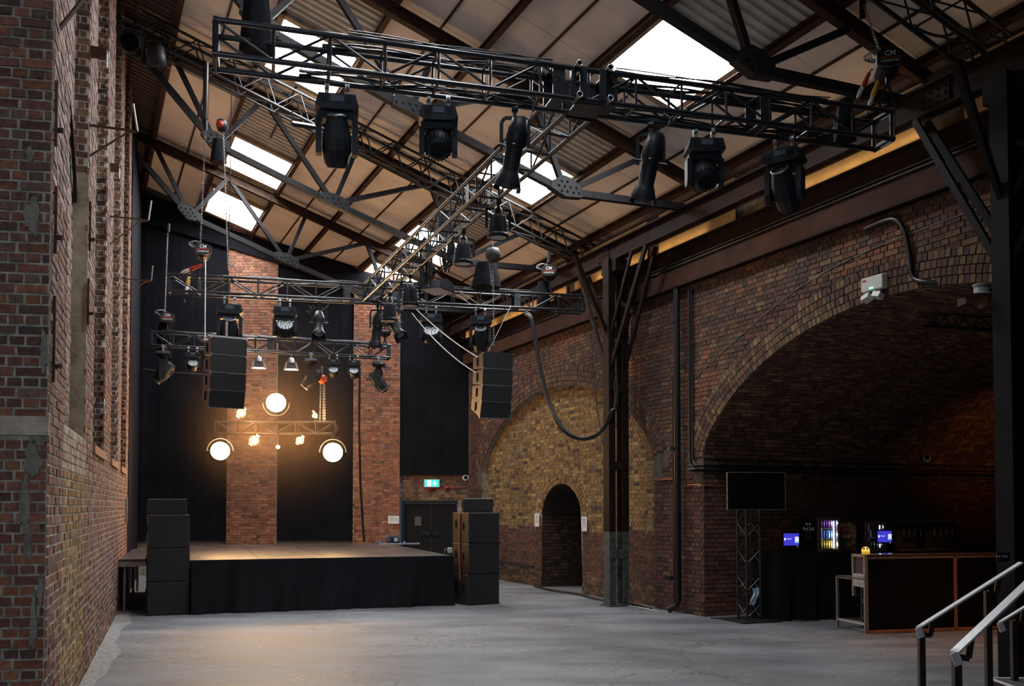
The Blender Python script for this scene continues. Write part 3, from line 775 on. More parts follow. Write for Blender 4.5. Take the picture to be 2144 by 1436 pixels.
mb.bar(G(-12, TW+.12, 5.70)-base, G(10, TW+.12, 5.70)-base, .04, .30, ZV); mb.build('lower_plate', mat('red_brown_paint', (.050, .019, .011), .7, spec=.15, noise=(3, .35, 5)), wbm)
mb = MB(); mb.cyl(G(-12, TW+.15, 5.90)-base, G(10, TW+.15, 5.90)-base, .016, 6); mb.cyl(G(-12, TW+.14, 5.96)-base, G(10, TW+.14, 5.96)-base, .014, 6); mb.build('cable_run', MT['cable'], wbm)
# warm fill strips added along the wall beam to brighten the ochre boards
for a in (-9.5, -5.0, -.5, 4.0, 8.0):
    area('added_strip_fill', G(a, -.275, 6.275), G(a, -.30, 7.0), 3.6, 2.0, (1.0, .66, .34), sy=.04).rotation_euler.rotate_axis('Z', 0)
tb = struct('trim_1')
for a, b in ((-12, -7.2), (-6.6, -3.9), (-3.0, -.9), (-.5, 2.2), (2.6, 9.9)):
    mb = MB(); mb.bar(G(a, TW+.06, 6.60), G(b, TW+.06, 6.60), .03, .72, ZV); mb.build('soffit_board', MT['panel_ochre'], tb)  # board standing in for the warm-lit roof soffit
def column(s, label, m, mlow, w=.41, grey=1.35):
    o = thing('steel_column', label, 'column', G(s, 0, 0), rot_of(D1))
    # local frame: x along the hall, y across. Two channel legs with batten plates
    # seen from the room the pair is spread across the view
    for k in (-1, 1):
        mb = MB(); y = k*(w/2-.05)
        for z0, z1, mm in ((0, grey, mlow), (grey, 6.33, m)):
            mb = MB(); mb.box((0, y, (z0+z1)/2), (.20, .014, z1-z0)); mb.box((-.093, y-k*.04, (z0+z1)/2), (.014, .09, z1-z0)); mb.box((.093, y-k*.04, (z0+z1)/2), (.014, .09, z1-z0))
            mb.box((0, y+k*.03, (z0+z1)/2), (.21, .05, z1-z0))
            mb.build('channel_leg', mm, o)
    for z in (.95, 2.55, 3.98, 5.0):
        mb = MB()
        for x in (-.112, .112): mb.box((x, 0, z), (.012, w-.04, .16))
        for x in (-.125,):
            for y in (-.14, -.1, .1, .14):
                for zz in (-.04, .04): mb.cyl((x+.01, y, z+zz), (x-.005, y, z+zz), .012, 6)
        mb.build('batten_plate', mlow if z < grey else m, o)
    mb = MB(); mb.box((0, 0, .012), (.34, w+.1, .024)); mb.build('base_plate', mlow, o)
    for sx, sy in ((-1, -1), (-1, 1), (1, -1), (1, 1)):
        mb = MB(); mb.bar((sx*.08, sy*.15, 4.35), (sx*1.18, sy*.10, 6.30), .05, .08); mb.build('knee_brace', m, o)
        if sx < 0: mb = MB(); mb.bar((sx*.08, sy*.15, 4.95), (sx*.75, sy*.12, 6.30), .04, .06); mb.build('knee_brace', m, o)
    for k in (-1, 1):
        mb = MB(); mb.bar((0, .2, 5.0), (k*.02, .85, 6.33), .05, .07); mb.build('cross_brace', m, o)
    mb = MB(); mb.bar((-.62, 0, 5.25), (-.05, 0, 5.62), .05, .05); mb.build('strut', m, o)
    mb = MB(); mb.box((0, 0, 6.2), (.5, .3, .22)); mb.build('cap', m, o)
    return o
c1 = column(0, 'rusty lattice steel column with grey painted foot before the blind brick arch', MT['col'], MT['colgrey'])
c2 = column(-8.08, 'dark blue-black steel column at the right edge beside the bar', MT['colblue'], MT['colblue'], .46, 1.2)
# ---------------------------------------------------------------- lighting trusses
def box_truss(name, label, A, B, z, w=.29, h=.29, r=.025, bay=.36, blocks=(), endcaps=(True, True), m='truss', mid=None):
    """A,B: ends of the near bottom tube (x,y). The truss lies away from the viewer and above."""
    A = Vector((A[0], A[1], z)); B = Vector((B[0], B[1], z)); d = (B-A); L = d.length; d.normalize(); n = Vector((-d.y, d.x, 0))
    o = thing(name, label, 'lighting truss', A, 0, 'black box trusses of the lighting rig'); K = MT[m]
    c4 = [Vector((0, 0, 0)), n*w, n*w+ZV*h, ZV*h]
    for c in c4:
        mb = MB(); mb.cyl(c, c+d*L, r, 12); mb.build('main_tube', K, o)
    nb = max(2, int(round(L/bay))); b = L/nb; br = .0125
    for i in range(nb):
        x0, x1 = d*(i*b), d*((i+1)*b)
        for f, (p, q) in enumerate(((c4[0], c4[3]), (c4[1], c4[2]))):
            mb = MB(); a_, b_ = (q+x0, p+x1) if i % 2 == 0 else (p+x0, q+x1)
            sh = (b_-a_)*.06; mb.cyl(a_+sh, b_-sh, br, 8, caps=False); mb.build('brace', K, o)
        if i:
            for p, q in ((0, 3), (1, 2), (0, 1), (3, 2)):
                mb = MB(); mb.cyl(c4[p]+x0, c4[q]+x0, br*(1 if p != q-1 or p == 1 else 1.1), 8, caps=False); mb.build('brace', K, o)
    for e, on in zip((0, L), endcaps):
        if not on: continue
        mb = MB(); x = d*e
        for p, q in ((0, 1), (1, 2), (2, 3), (3, 0)):
            mb.bar(c4[p]+x, c4[q]+x, .014, .075, d.cross((c4[q]-c4[p]).normalized()))
            mb.bar(c4[p]+x, c4[q]+x, .05, .014, d.cross((c4[q]-c4[p]).normalized()))
        for c in c4:   # open tube ends
            mb.cyl(c+x-d*.02, c+x+d*.02, r+.004, 12)
        mb.build('end_frame', K, o)
    for e in blocks:
        mb = MB(); x = d*e
        for xx in (x-d*.03, x+d*.03):
            for p, q in ((0, 1), (1, 2), (2, 3), (3, 0)): mb.bar(c4[p]+xx, c4[q]+xx, .014, .06, d)
        mb.build('joint_frame', K, o)
    def P(s_, k=0, dz=0): return A+d*s_+c4[k]+ZV*dz
    return o, A, d, n, L, P
TA, A_, dA, nA, LA, PA = box_truss('lighting_truss', 'front black box truss spanning the top of the view above the big skylight', (-2.49, 7.70), (3.93, 9.51), 5.6, blocks=(3.04, 3.56, 5.2), bay=.47)
Tm, B_, dB_, nB_, LB, PB = box_truss('lighting_truss', 'middle black box truss with a row of moving lights, in front of the brick pilasters', (-6.04, 16.25), (1.39, 17.93), 5.6, blocks=(3.1, 3.6, 6.3), bay=.5)
TE, E_, dE, nE, LE, PE = box_truss('lighting_truss', 'lower black box truss above the stage, carrying small washes and halogen floods', (-7.79, 20.04), (-2.86, 21.72), 5.30, blocks=(2.5,), bay=.45)
TF, F_, dF, nF, LF, PF_ = box_truss('lighting_truss', 'short low black truss over the stage carrying the glowing round lamps', (-6.87, 21.5), (-4.08, 21.5), 3.50, w=.25, h=.27, r=.02, bay=.46, m='trussdull')
def fitx(P, px, k=0, L=8):
    lo, hi = -1.0, L+1
    for _ in range(40):
        m_ = (lo+hi)/2
        if proj(P(m_, k))[0] < px: lo = m_
        else: hi = m_
    return (lo+hi)/2
# corner blocks on truss A (square hub with open tube ends towards the viewer)
def hub(x0, x1, A, d, n, label):
    o = thing('corner_block', label, 'truss block', A+d*x0, rot_of(d), 'truss junction blocks'); w = x1-x0
    K = MT['truss']
    for x in (0, w):
        for z in (0, .29):
            mb = MB(); mb.cyl((x, -.11, z), (x, .05, z), .030, 14, caps=False); mb.cyl((x, -.11, z), (x, .05, z), .022, 14, caps=False); sb = mb.build('tube_stub', MT['truss'], o); mb = MB(); mb.lathe([(.021, -.004), (.021, .004), (.032, .004), (.032, -.02)], 16, (x, -.11, z), Matrix.Rotation(R(90), 3, 'X')); mb.build('worn_rim', MT['galv'], sb)
    for x in (.055, w-.055):
        mb = MB(); mb.prism([(-.035, .04), (-.02, 0), (.035, 0), (.035, .29), (-.02, .29), (-.035, .25)] if x < .1 else [(-.035, 0), (.02, 0), (.035, .04), (.035, .25), (.02, .29), (-.035, .29)], (x, -.05, 0), (1, 0, 0), (0, 0, 1), .012); mb.build('face_plate', K, o)
    for x in (-.03, w+.03):
        mb = MB(); mb.box((x, 0, .145), (.045, .05, .25)); mb.build('side_plate', K, o)
    mb = MB(); mb.prism([(.03, 0), (w-.03, 0), (w, .05), (w, .24), (w-.03, .29), (.03, .29), (0, .24), (0, .05)], (0, 0, -.03), (1, 0, 0), (0, 1, 0), .012); mb.build('bottom_plate', K, o)
    mb = MB(); mb.box((w/2, .29, .145), (w, .02, .27)); mb.build('back_plate', K, o)
    return o
xl, xr = fitx(PA, 1206), fitx(PA, 1270)
hub(xl, xr, A_, dA, nA, 'square truss hub with two open tube ends where the long truss meets the front truss')
# long truss from the hub to the middle truss
cs = PA((xl+xr)/2)+nA*.33-dA*.14; ce_ = PB(fitx(PB, 762))
dd = (ce_-cs).normalized()
TCc, Cc, dC, nC, LC, PC = box_truss('lighting_truss', 'long black box truss running away from the front truss to the middle truss', (cs.x, cs.y), (cs.x+dd.x*(ce_-cs).length, cs.y+dd.y*(ce_-cs).length), 5.6, w=-.29, bay=.5, blocks=(2.9, 5.8))
# lattice girders lying just under the roof slope
def lattice(s, zo, label, t0=-.4, t1=8.2):
    base = G(s, t0, RZ(t0)+zo); o = thing('roof_lattice', label, 'lattice girder', base, 0, 'slim lattice girders under the roof slope')
    def P(ds, t, h): return G(s+ds, t, RZ(t)+zo)+UPS*h-base
    for ds, h in ((0, 0), (.30, 0), (0, .40), (.30, .40)):
        mb = MB(); mb.cyl(P(ds, t0, h), P(ds, t1, h), .026, 8); mb.build('main_tube', MT['trussdull'], o)
    n = int((t1-t0)/.55); b = (t1-t0)/n
    for i in range(n):
        a, c, e = t0+i*b, t0+(i+.5)*b, t0+(i+1)*b
        for ds in (0, .30):
            for p, q in ((P(ds, a, 0), P(ds, c, .4)), (P(ds, c, .4), P(ds, e, 0))):
                mb = MB(); mb.cyl(p, q, .013, 6, caps=False); mb.build('brace', MT['trussdull'], o)
        for h in (0, .4):
            mb = MB(); mb.cyl(P(0, a, h), P(.3, e, h), .011, 6, caps=False); mb.build('brace', MT['trussdull'], o)
    return o
lattice(1.5, -.42, 'slim black lattice girder following the roof slope behind the left moving lights')
lattice(-7.8, -.52, 'dark lattice girder under the roof slope in the top right corner', t1=3.2)

# ---------------------------------------------------------------- fixtures
def clampset(o, dz=0.0, w=.18, chrome=True):
    for x in (-w/2, w/2):
        mb = MB(); mb.box((x, 0, -.075+dz), (.035, .03, .07)); mb.cyl((x-.02, 0, dz), (x+.02, 0, dz), .036, 10); mb.box((x, -.04, -.01+dz), (.02, .05, .02))
        mb.build('clamp', MT['galv'] if chrome else MT['blackm'], o)
def spot_head(tilt, sc=1.0, lensup=True):
    """elongated moving head; axis -Z is the beam at tilt 0"""
    Rm = Matrix.Rotation(R(tilt), 4, 'X'); return Rm
def moving_light(kind, label, loc, rz, tilt, sc=1.0, group='moving head lights on the trusses', base_rz=0.0):
    o = thing('moving_light', label, 'stage light', loc, rz, group); s = sc
    clampset(o)
    F = MT['fixture']
    mb = MB()
    if kind == 'small':      # low winged base
        mb.prism([(-.20*s, -.03*s), (-.12*s, .03*s), (.12*s, .03*s), (.20*s, -.03*s), (.13*s, -.06*s), (-.13*s, -.06*s)], (0, 0, -.135), (1, 0, 0), (0, 0, 1), .24*s)
    else:
        mb.prism([(-.20*s, -.05*s), (-.17*s, .06*s), (.17*s, .06*s), (.20*s, -.05*s), (.14*s, -.085*s), (-.14*s, -.085*s)], (0, 0, -.165*s-.01), (1, 0, 0), (0, 0, 1), .26*s)
    b = mb.build('base', F, o)
    mb = MB(); mb.box((0, -.125*s, -.15*s-.01), (.12*s, .02, .06*s)); mb.build('display', MT['lens'], b)
    mb = MB()
    for x in (-.13, -.11, -.09, .09, .11, .13): mb.box((x*s, -.13*s, -.16*s-.01), (.008*s, .012, .06*s))
    mb.build('vent', MT['dark'], b, kind='stuff')
    ytop = -.25*s-.01; arm = .34*s if kind in ('spot', 'small') else .28*s; pz = ytop-arm*.74; wd = (.158 if kind != 'small' else .135)*s
    y = MB()
    y.prism([(-wd*1.12, -.02), (-wd*.85, .0), (wd*.85, 0), (wd*1.12, -.05*s), (wd*1.12, -.09*s), (-wd*1.12, -.09*s), (-wd*1.12, -.05*s)], (0, 0, ytop+.02), (1, 0, 0), (0, 0, 1), .13*s)
    for k in (-1, 1): y.prism([(-.065*s, 0), (.065*s, 0), (.07*s, -arm*.75), (.045*s, -arm), (-.045*s, -arm), (-.07*s, -arm*.75)], (k*wd*1.06, 0, ytop-.05*s), (0, 1, 0), (0, 0, 1), .055*s)
    y.cyl((0, 0, ytop+.04), (0, 0, -.2*s), .06*s, 14); yk = y.build('yoke', F, o)
    Q = Matrix.Translation((0, 0, pz)) @ Matrix.Rotation(R(tilt), 4, 'X')
    if kind in ('spot', 'small'):
        mb = MB(Q)
        prof = [(.001, .25*s), (.085*s, .245*s), (.115*s, .20*s), (.138*s, .08*s), (.136*s, -.02*s), (.115*s, -.12*s), (.092*s, -.20*s), (.088*s, -.23*s), (.075*s, -.23*s), (.07*s, -.20*s)]
        mb.lathe(prof, 12, smooth=False)
        h = mb.build('head', F, o)
        mb = MB(Q); mb.lathe([(.001, -.195*s), (.05*s, -.20*s), (.078*s, -.215*s)], 18); mb.build('lens', MT['lens'], h)
        mb = MB(Q); mb.lathe([(.082*s, -.23*s), (.094*s, -.235*s), (.094*s, -.215*s)], 20); mb.build('lens_ring', MT['galv'], h)
        mb = MB(Q); mb.box((0, -.128*s, .085*s), (.12*s, .02, .09*s)); mb.build('access_window', MT['dark'], h)
    else:
        mb = MB(Q)
        mb.lathe([(.001, .135*s), (.09*s, .13*s), (.135*s, .09*s), (.150*s, .02*s), (.150*s, -.10*s), (.135*s, -.125*s)], 24)
        h = mb.build('head', F, o)
        mb = MB(Q)
        for i in range(24):
            t = 2*math.pi*i/24; mb.box((.137*s*math.cos(t), .137*s*math.sin(t), .075*s), (.012*s, .012*s, .05*s), t)
        mb.build('vent_slot', MT['dark'], h, kind='stuff')
        mb = MB(Q)
        for i in range(-4, 5):
            L_ = math.sqrt(max(.0, .085**2-(.02*i)**2))*s
            mb.box((.02*i*s, 0, .136*s), (.005*s, 2*L_, .01*s)); mb.box((0, .02*i*s, .136*s), (2*L_, .005*s, .01*s))
        mb.build('fan_grille', MT['dark'], h, kind='stuff')
        mb = MB(Q); mb.lathe([(.001, -.118*s), (.138*s, -.120*s)], 24); mb.build('lens_plate', MT['lens'], h)
        mb = MB(Q)
        pts = [(0, 0)]+[(.052*math.cos(t*math.pi/3), .052*math.sin(t*math.pi/3)) for t in range(6)]+[(.100*math.cos(t*math.pi/6+.2), .100*math.sin(t*math.pi/6+.2)) for t in range(12)]
        for x, y_ in pts: mb.lathe([(.024*s, -.121*s), (.018*s, -.131*s), (.001, -.135*s)], 10, (x*s, y_*s, 0))
        mb.build('led_lenses', MT['led'], h)
    return o
def on(P, px, k=1, L=8, dz=-.03): return P(fitx(P, px, k, L), k, dz)
TOCAM = lambda p: math.atan2(-p.x, p.y)*1.0     # rotation that makes local -Y face the viewer
def place(kind, label, P, px, tilt, sc=1.0, k=1, turn=0, L=8, dz=-.03):
    k = 0 if P is PE else k; p = on(P, px, k, L, dz); return moving_light(kind, label, p, -math.atan2(p.x, p.y)+turn, tilt, sc)
place('spot', 'large moving spotlight with a drooping wedge head, first from the left on the front truss', PA, 706, 200, .95)
place('wash', 'round-backed moving wash light, second from the left on the front truss', PA, 918, 135, .90)
place('wash', 'round-backed moving wash light right of the hub on the front truss', PA, 1474, 140, .95, turn=.25)
place('spot', 'large moving spotlight hanging nearest the right end of the front truss', PA, 1642, 222, .98, turn=-.35)
place('spot', 'moving spotlight with tapered head, first from the left on the middle truss', PB, 481, -142, 1.15)
place('wash', 'LED wash light with many round lenses, left half of the middle truss', PB, 597, -128, 1.12)
place('wash', 'LED wash light with many round lenses, right half of the middle truss, by steel wires', PB, 903, -128, 1.12)
place('spot', 'moving spotlight with a bright lens nearest the hanging right speaker array', PB, 1006, -140, 1.1)
for px, t, tl, lb in ((343, 38, 1.45, 'small moving light seen edge-on at the left end of the stage truss'), (652, 40, 1.45, 'small moving light seen edge-on beside the right halogen flood'), (793, -35, 1.45, 'small moving light seen edge-on at the right end of the stage truss')):
    place('small', lb, PE, px, t, 1.1, turn=tl)
for px, lb in ((404, 'small LED wash light left of the hanging left speaker array'), (698, 'small LED wash light right of the orange chain hoist'), (741, 'small LED wash light in front of the edge of the right pilaster')):
    place('wash', lb, PE, px, -128, .82)
def profile_light(label, loc, rz, tilt, sc=1.0, lean=0.0):
    o = thing('profile_spotlight', label, 'stage light', loc, rz, 'profile spotlights'); s = sc
    mb = MB(); mb.cyl((-.03, 0, 0), (.03, 0, 0), .034, 10); mb.box((0, 0, -.05), (.035, .03, .08)); mb.build('clamp', MT['blackm'], o)
    mb = MB(); pts = [(-.13*s, 0, -.40*s), (-.13*s, 0, -.14*s), (-.10*s, 0, -.09), (.10*s, 0, -.09), (.13*s, 0, -.14*s), (.13*s, 0, -.40*s)]
    for a, b in zip(pts, pts[1:]): mb.bar(a, b, .035, .008, (0, 1, 0))
    mb.build('yoke', MT['blackm'], o)
    Q = Matrix.Translation((0, 0, -.36*s)) @ Matrix.Rotation(lean, 4, 'Y') @ Matrix.Rotation(R(tilt), 4, 'X')
    mb = MB(Q); mb.lathe([(.001, .26*s), (.075*s, .25*s), (.085*s, .18*s), (.10*s, .15*s), (.105*s, .02*s), (.085*s, -.02*s), (.082*s, -.24*s), (.098*s, -.27*s), (.13*s, -.36*s), (.13*s, -.39*s), (.115*s, -.39*s), (.09*s, -.30*s)], 16); h = mb.build('barrel', MT['fixture'], o)
    for t in range(3): a = t*2.09+.5; mb = MB(Q); mb.box((.128*s*math.cos(a), .128*s*math.sin(a), -.40*s), (.012, .07*s, .05*s), a); mb.build('colour_frame_tab', MT['blackm'], h)
    mb = MB(Q); mb.lathe([(.001, -.285*s), (.088*s, -.30*s)], 16); mb.build('lens', MT['lens'], h)
    mb = MB(Q)
    for t in (0, 1.57, 3.14, 4.71): mb.box((.125*s*math.cos(t), .125*s*math.sin(t), -.01*s), (.09*s, .025*s, .006), t)
    mb.build('shutter', MT['galv'], h)
    mb = MB()
    pts = [Vector((.02, .02, .2*s))+Vector((0, 0, -.36*s)), Vector((.16*s, .02, -.05)), Vector((.2*s, 0, .06)), Vector((.12*s, 0, .12))]
    mb.path([pts[0].lerp(pts[1], i/4) for i in range(4)]+[pts[1].lerp(pts[2], i/3) for i in range(3)]+[pts[2].lerp(pts[3], i/3) for i in range(4)], .006, 6); mb.build('lead', MT['cablegrey'], o)
    return o
def placep(label, P, px, tilt, sc, k=1, turn=0, L=8, lean=0.0, dz=-.03):
    p = on(P, px, k, L, dz); return profile_light(label, p, -math.atan2(p.x, p.y)+turn, tilt, sc, lean)
placep('matt black profile spotlight hanging steeply left of the truss hub', PA, 1078, 12, .98, lean=.20)
placep('matt black profile spotlight with flared snout, first right of the truss hub', PA, 1362, 10, .98, lean=.22)
placep('profile spotlight pointing down at the viewer, before the black drape in the middle', PB, 668, -38, 1.0)
placep('profile spotlight at a slant, in front of the right pilaster', PB, 826, -42, 1.0, lean=-.45)
placep('dark profile spotlight hanging from the truss junction above the right pilaster', PB, 791, 8, 1.05, lean=.14)
def ribbed(label, loc, rz, sc=1.0):
    o = thing('ribbed_downlight', label, 'stage light', loc, rz, 'ribbed downlights under the long truss'); s = sc
    mb = MB(); mb.cyl((-.03, 0, 0), (.03, 0, 0), .034, 10); mb.box((0, 0, -.05), (.03, .03, .07)); mb.build('clamp', MT['blackm'], o)
    mb = MB(); pts = [(-.15*s, 0, -.34*s), (-.15*s, 0, -.10), (.15*s, 0, -.10), (.15*s, 0, -.34*s)]
    for a, b in zip(pts, pts[1:]): mb.bar(a, b, .03, .008, (0, 1, 0))
    mb.build('yoke', MT['blackm'], o)
    n = 28; prof = []
    mb = MB(); vs = []
    for (r, z) in ((.001, -.17), (.085, -.175), (.095, -.20), (.115, -.40), (.118, -.41)):
        for i in range(n*2):
            rr = r*(1.0 if i % 2 else .90) if r > .09 and z > -.405 else r
            t = math.pi*i/n; vs.append((rr*s*math.cos(t), rr*s*math.sin(t), z*s))
    N = n*2; mb.add(vs, [(j*N+i, j*N+(i+1) % N, (j+1)*N+(i+1) % N, (j+1)*N+i) for j in range(4) for i in range(N)])
    h = mb.build('ribbed_body', MT['fixture'], o)
    mb = MB(); mb.lathe([(.118*s, -.40*s), (.132*s, -.405*s), (.132*s, -.455*s), (.110*s, -.455*s)], 26); mb.build('front_ring', MT['blackm'], o)
    mb = MB(); mb.lathe([(.001, -.448*s), (.112*s, -.449*s)], 24); mb.build('lens', MT['frost'], o)
    mb = MB()
    for k in (-1, 1): mb.path([(k*.04, 0, -.17*s), (k*.05, 0, -.11), (k*.02, 0, -.07)], .012, 6)
    mb.build('plug_lead', MT['galv'], o)
    return o
for px, y, lb in ((1043, 0, 'ribbed black downlight nearest the hub under the long truss, over a skylight'), (970, 0, 'ribbed black downlight second along the long truss with a looped lead'), (859, 0, 'ribbed black downlight third along the long truss, above the middle truss'), (816, 0, 'ribbed black downlight lowest and farthest along, at the truss junction')):
    k = 1
    for _ in range(1): pass
    # walk along the long truss until the projected x matches
    lo, hi = 0.0, LC
    for _ in range(40):
        m_ = (lo+hi)/2
        if proj(PC(m_, k))[0] > px: lo = m_
        else: hi = m_
    p = PC(lo, k)+ZV*-.03
    ribbed(lb, p, -math.atan2(p.x, p.y)+.3, 1.0 if px > 900 else 1.08)
def panel_flood(label, px, py, Y, rz, sc=1.0):
    o = thing('led_panel_light', label, 'stage light', at(px, py, Y), rz); s = sc
    mb = MB(); mb.prism([(-.22*s, -.05*s), (-.19*s, .06*s), (.0, .11*s), (.19*s, .06*s), (.22*s, -.05*s)], (0, 0, 0), (0, 1, 0), (0, 0, 1), .34*s); b = mb.build('housing', MT['fixture'], o)
    mb = MB(); mb.box((-.0, 0, -.055*s), (.31*s, .40*s, .012)); mb.build('panel_face', MT['frost'], b)
    mb = MB(); mb.bar((-.12*s, 0, .05*s), (-.05*s, 0, .24*s), .06*s, .012, (0, 1, 0)); mb.cyl((-.05*s, -.03, .26*s), (-.05*s, .05, .26*s), .045, 12); mb.build('hanging_bracket', MT['blackm'], o)
    return o
panel_flood('angled LED panel light with a grey front, over the middle truss beside bundled cable', 915, 602, 15.2, -.45, 1.15)
# halogen floods under the stage truss
def flood(label, px, lit):
    p = on(PE, px, 0, 6, -.03); o = thing('halogen_flood', label, 'flood light', p, -math.atan2(p.x, p.y), 'halogen floods under the stage truss')
    mb = MB(); mb.cyl((0, 0, .0), (0, 0, -.10), .012, 8); mb.lathe([(.05, -.10), (.075, -.14), (.085, -.22)], 14); mb.build('bracket', MT['galv'], o)
    mb = MB(); v = [(-.07, -.05, -.20), (.07, -.05, -.20), (.07, .05, -.20), (-.07, .05, -.20), (-.165, -.10, -.36), (.165, -.10, -.36), (.165, .10, -.36), (-.165, .10, -.36)]
    mb.add(v, [(0, 1, 2, 3), (1, 0, 4, 5), (2, 1, 5, 6), (3, 2, 6, 7), (0, 3, 7, 4)]); mb.build('reflector', MT['fixture'], o)
    MT.setdefault('wmetal', mat('warm_lit_metal', (.55, .45, .36), .35, metal=.5))
    for k in (-1, 1): mb = MB(); mb.prism([(0, 0), (.02*k, 0), (.07*k, -.17), (.02*k, -.19)], (k*.09, -.11, -.20), (1, 0, 0), (0, 0, 1), .012); mb.build('side_flap', MT['wmetal'], o)
    mb = MB(); mb.cyl((-.12, -.04, -.345), (.12, -.04, -.345), .016, 10); mb.box((0, 0, -.362), (.30, .19, .012)); mb.build('tube_lamp', mat('halogen_tube', (1, .8, .5), .4, emit=((1, .66, .36), lit*.25)), o)
    return o, p
WARM = (1.0, .56, .24)
for px, lit, lb in ((542, 22, 'halogen flood with a warm lit tube in front of the left pilaster'), (610, 28, 'halogen flood with a bright warm tube, right of the two, over the drape')):
    o, p = flood(lb, px, lit)
# ---------------------------------------------------------------- round glowing lamps on the low truss
m_disc = mat('glowing_lens', (1, .8, .5), .3, emit=((1.0, .62, .24), 26))
m_bulb = mat('glowing_bulb', (1, .8, .5), .3, emit=((1.0, .58, .24), 150))
def yawp(p): return -math.atan2(p.x, p.y)
for px, py, r, up, lb, pw in ((578, 843, .225, True, 'big glowing round drum lamp standing above the low truss', 80), (461, 944, .215, False, 'big glowing round drum lamp hanging below the left end of the low truss', 70), (697, 947, .225, False, 'big glowing round drum lamp hanging below the right end of the low truss', 80)):
    p = at(px, py, 21.32); o = thing('drum_lamp', lb, 'stage lamp', p, yawp(p), 'big round drum lamps')
    mb = MB(); Q = Matrix.Rotation(R(90-8), 3, 'X')
    mb.lathe([(r, .0), (r*1.05, .01), (r*1.05, -.10), (r*.8, -.17), (.001, -.19)], 36, Rm=Q); b = mb.build('drum', MT['blackm'], o)
    mb = MB(); mb.lathe([(.001, .02), (r*.6, .018), (r*.98, .005)], 36, Rm=Q); mb.build('lens', m_disc, o)
    mb = MB(); sg = 1 if not up else -1
    mb.path([(r*1.32*math.cos(t), -.03, sg*r*1.32*math.sin(t)) for t in np.linspace(0, math.pi, 25)], .009, 6); mb.build('yoke', MT['galv'], o)
    mb = MB()
    for k in (-1, 1): mb.cyl((k*r*1.0, -.02, 0), (k*r*1.45, -.02, 0), .014, 8)
    mb.build('pivot_knob', MT['blackm'], o)
    mb = MB(); zt = (3.79 if up else 3.50)-p.z; mb.cyl((0, -.03, sg*r*1.32), (0, .19, zt), .013, 6); mb.box((0, .19, zt), (.06, .09, .06)); mb.build('stem', MT['blackm'], o)
    spot('drum_lamp_beam', p+Vector((-p.x, -p.y, 0)).normalized()*.12, p+Vector((-p.x*.5, -p.y*.5, 1.2)), pw, WARM, 130, .8, .2)
for px, py, r, pw, lb in ((505, 865, .075, 70, 'small star-bright lamp above the left end of the low truss'), (532, 922, .08, 90, 'small star-bright lamp hung below the low truss, before the left pilaster'), (628, 922, .065, 50, 'small bright lamp with barn doors hung below the right half of the low truss'), (582, 936, .035, 16, 'tiny bright bulb in the middle below the low truss'), (659, 870, .05, 24, 'tilted shaded flood lamp standing on the right end of the low truss')):
    p = at(px, py, 21.3); o = thing('small_lamp', lb, 'stage lamp', p, yawp(p), 'small bright lamps on the low truss')
    Q = Matrix.Rotation(R(85), 3, 'X') if px != 659 else Matrix.Rotation(R(-50), 3, 'Y') @ Matrix.Rotation(R(60), 3, 'X')
    mb = MB(); mb.lathe([(r*1.35, .0), (r*1.4, .01), (r*1.2, -.08), (r*.6, -.16), (.001, -.17)], 20, Rm=Q); mb.build('can', MT['blackm'], o)
    mb = MB(); mb.lathe([(.001, -.01), (r*.85, -.008), (r*.8, -.06), (.001, -.07)], 16, Rm=Q); mb.build('bulb', m_bulb, o)
    mb = MB()
    for a in range(2): t = a*math.pi+.9; mb.bar(Q @ Vector((r*1.35*math.cos(t), r*1.35*math.sin(t), 0)), Q @ Vector((r*1.9*math.cos(t), r*1.9*math.sin(t), .09)), r*1.1, .006, Q @ Vector((math.cos(t), math.sin(t), 0)))
    if r > .04: mb.build('barn_door', MT['blackm'], o, kind='stuff')
    sgn = 1 if py > 890 else -1
    mb = MB(); mb.cyl((0, .05, 0), (0, .20, (3.50 if sgn > 0 else 3.78)-p.z), .008, 6); mb.box((0, .20, (3.50 if sgn > 0 else 3.78)-p.z), (.05, .08, .06)); mb.build('stem', MT['blackm'], o)
    if px != 659: point('small_lamp_glow', p+Vector((-p.x, -p.y, 0)).normalized()*.16, pw, WARM, r)
    else: point('small_lamp_glow', p+Vector((.12, -.12, -.05)), pw, WARM, r)
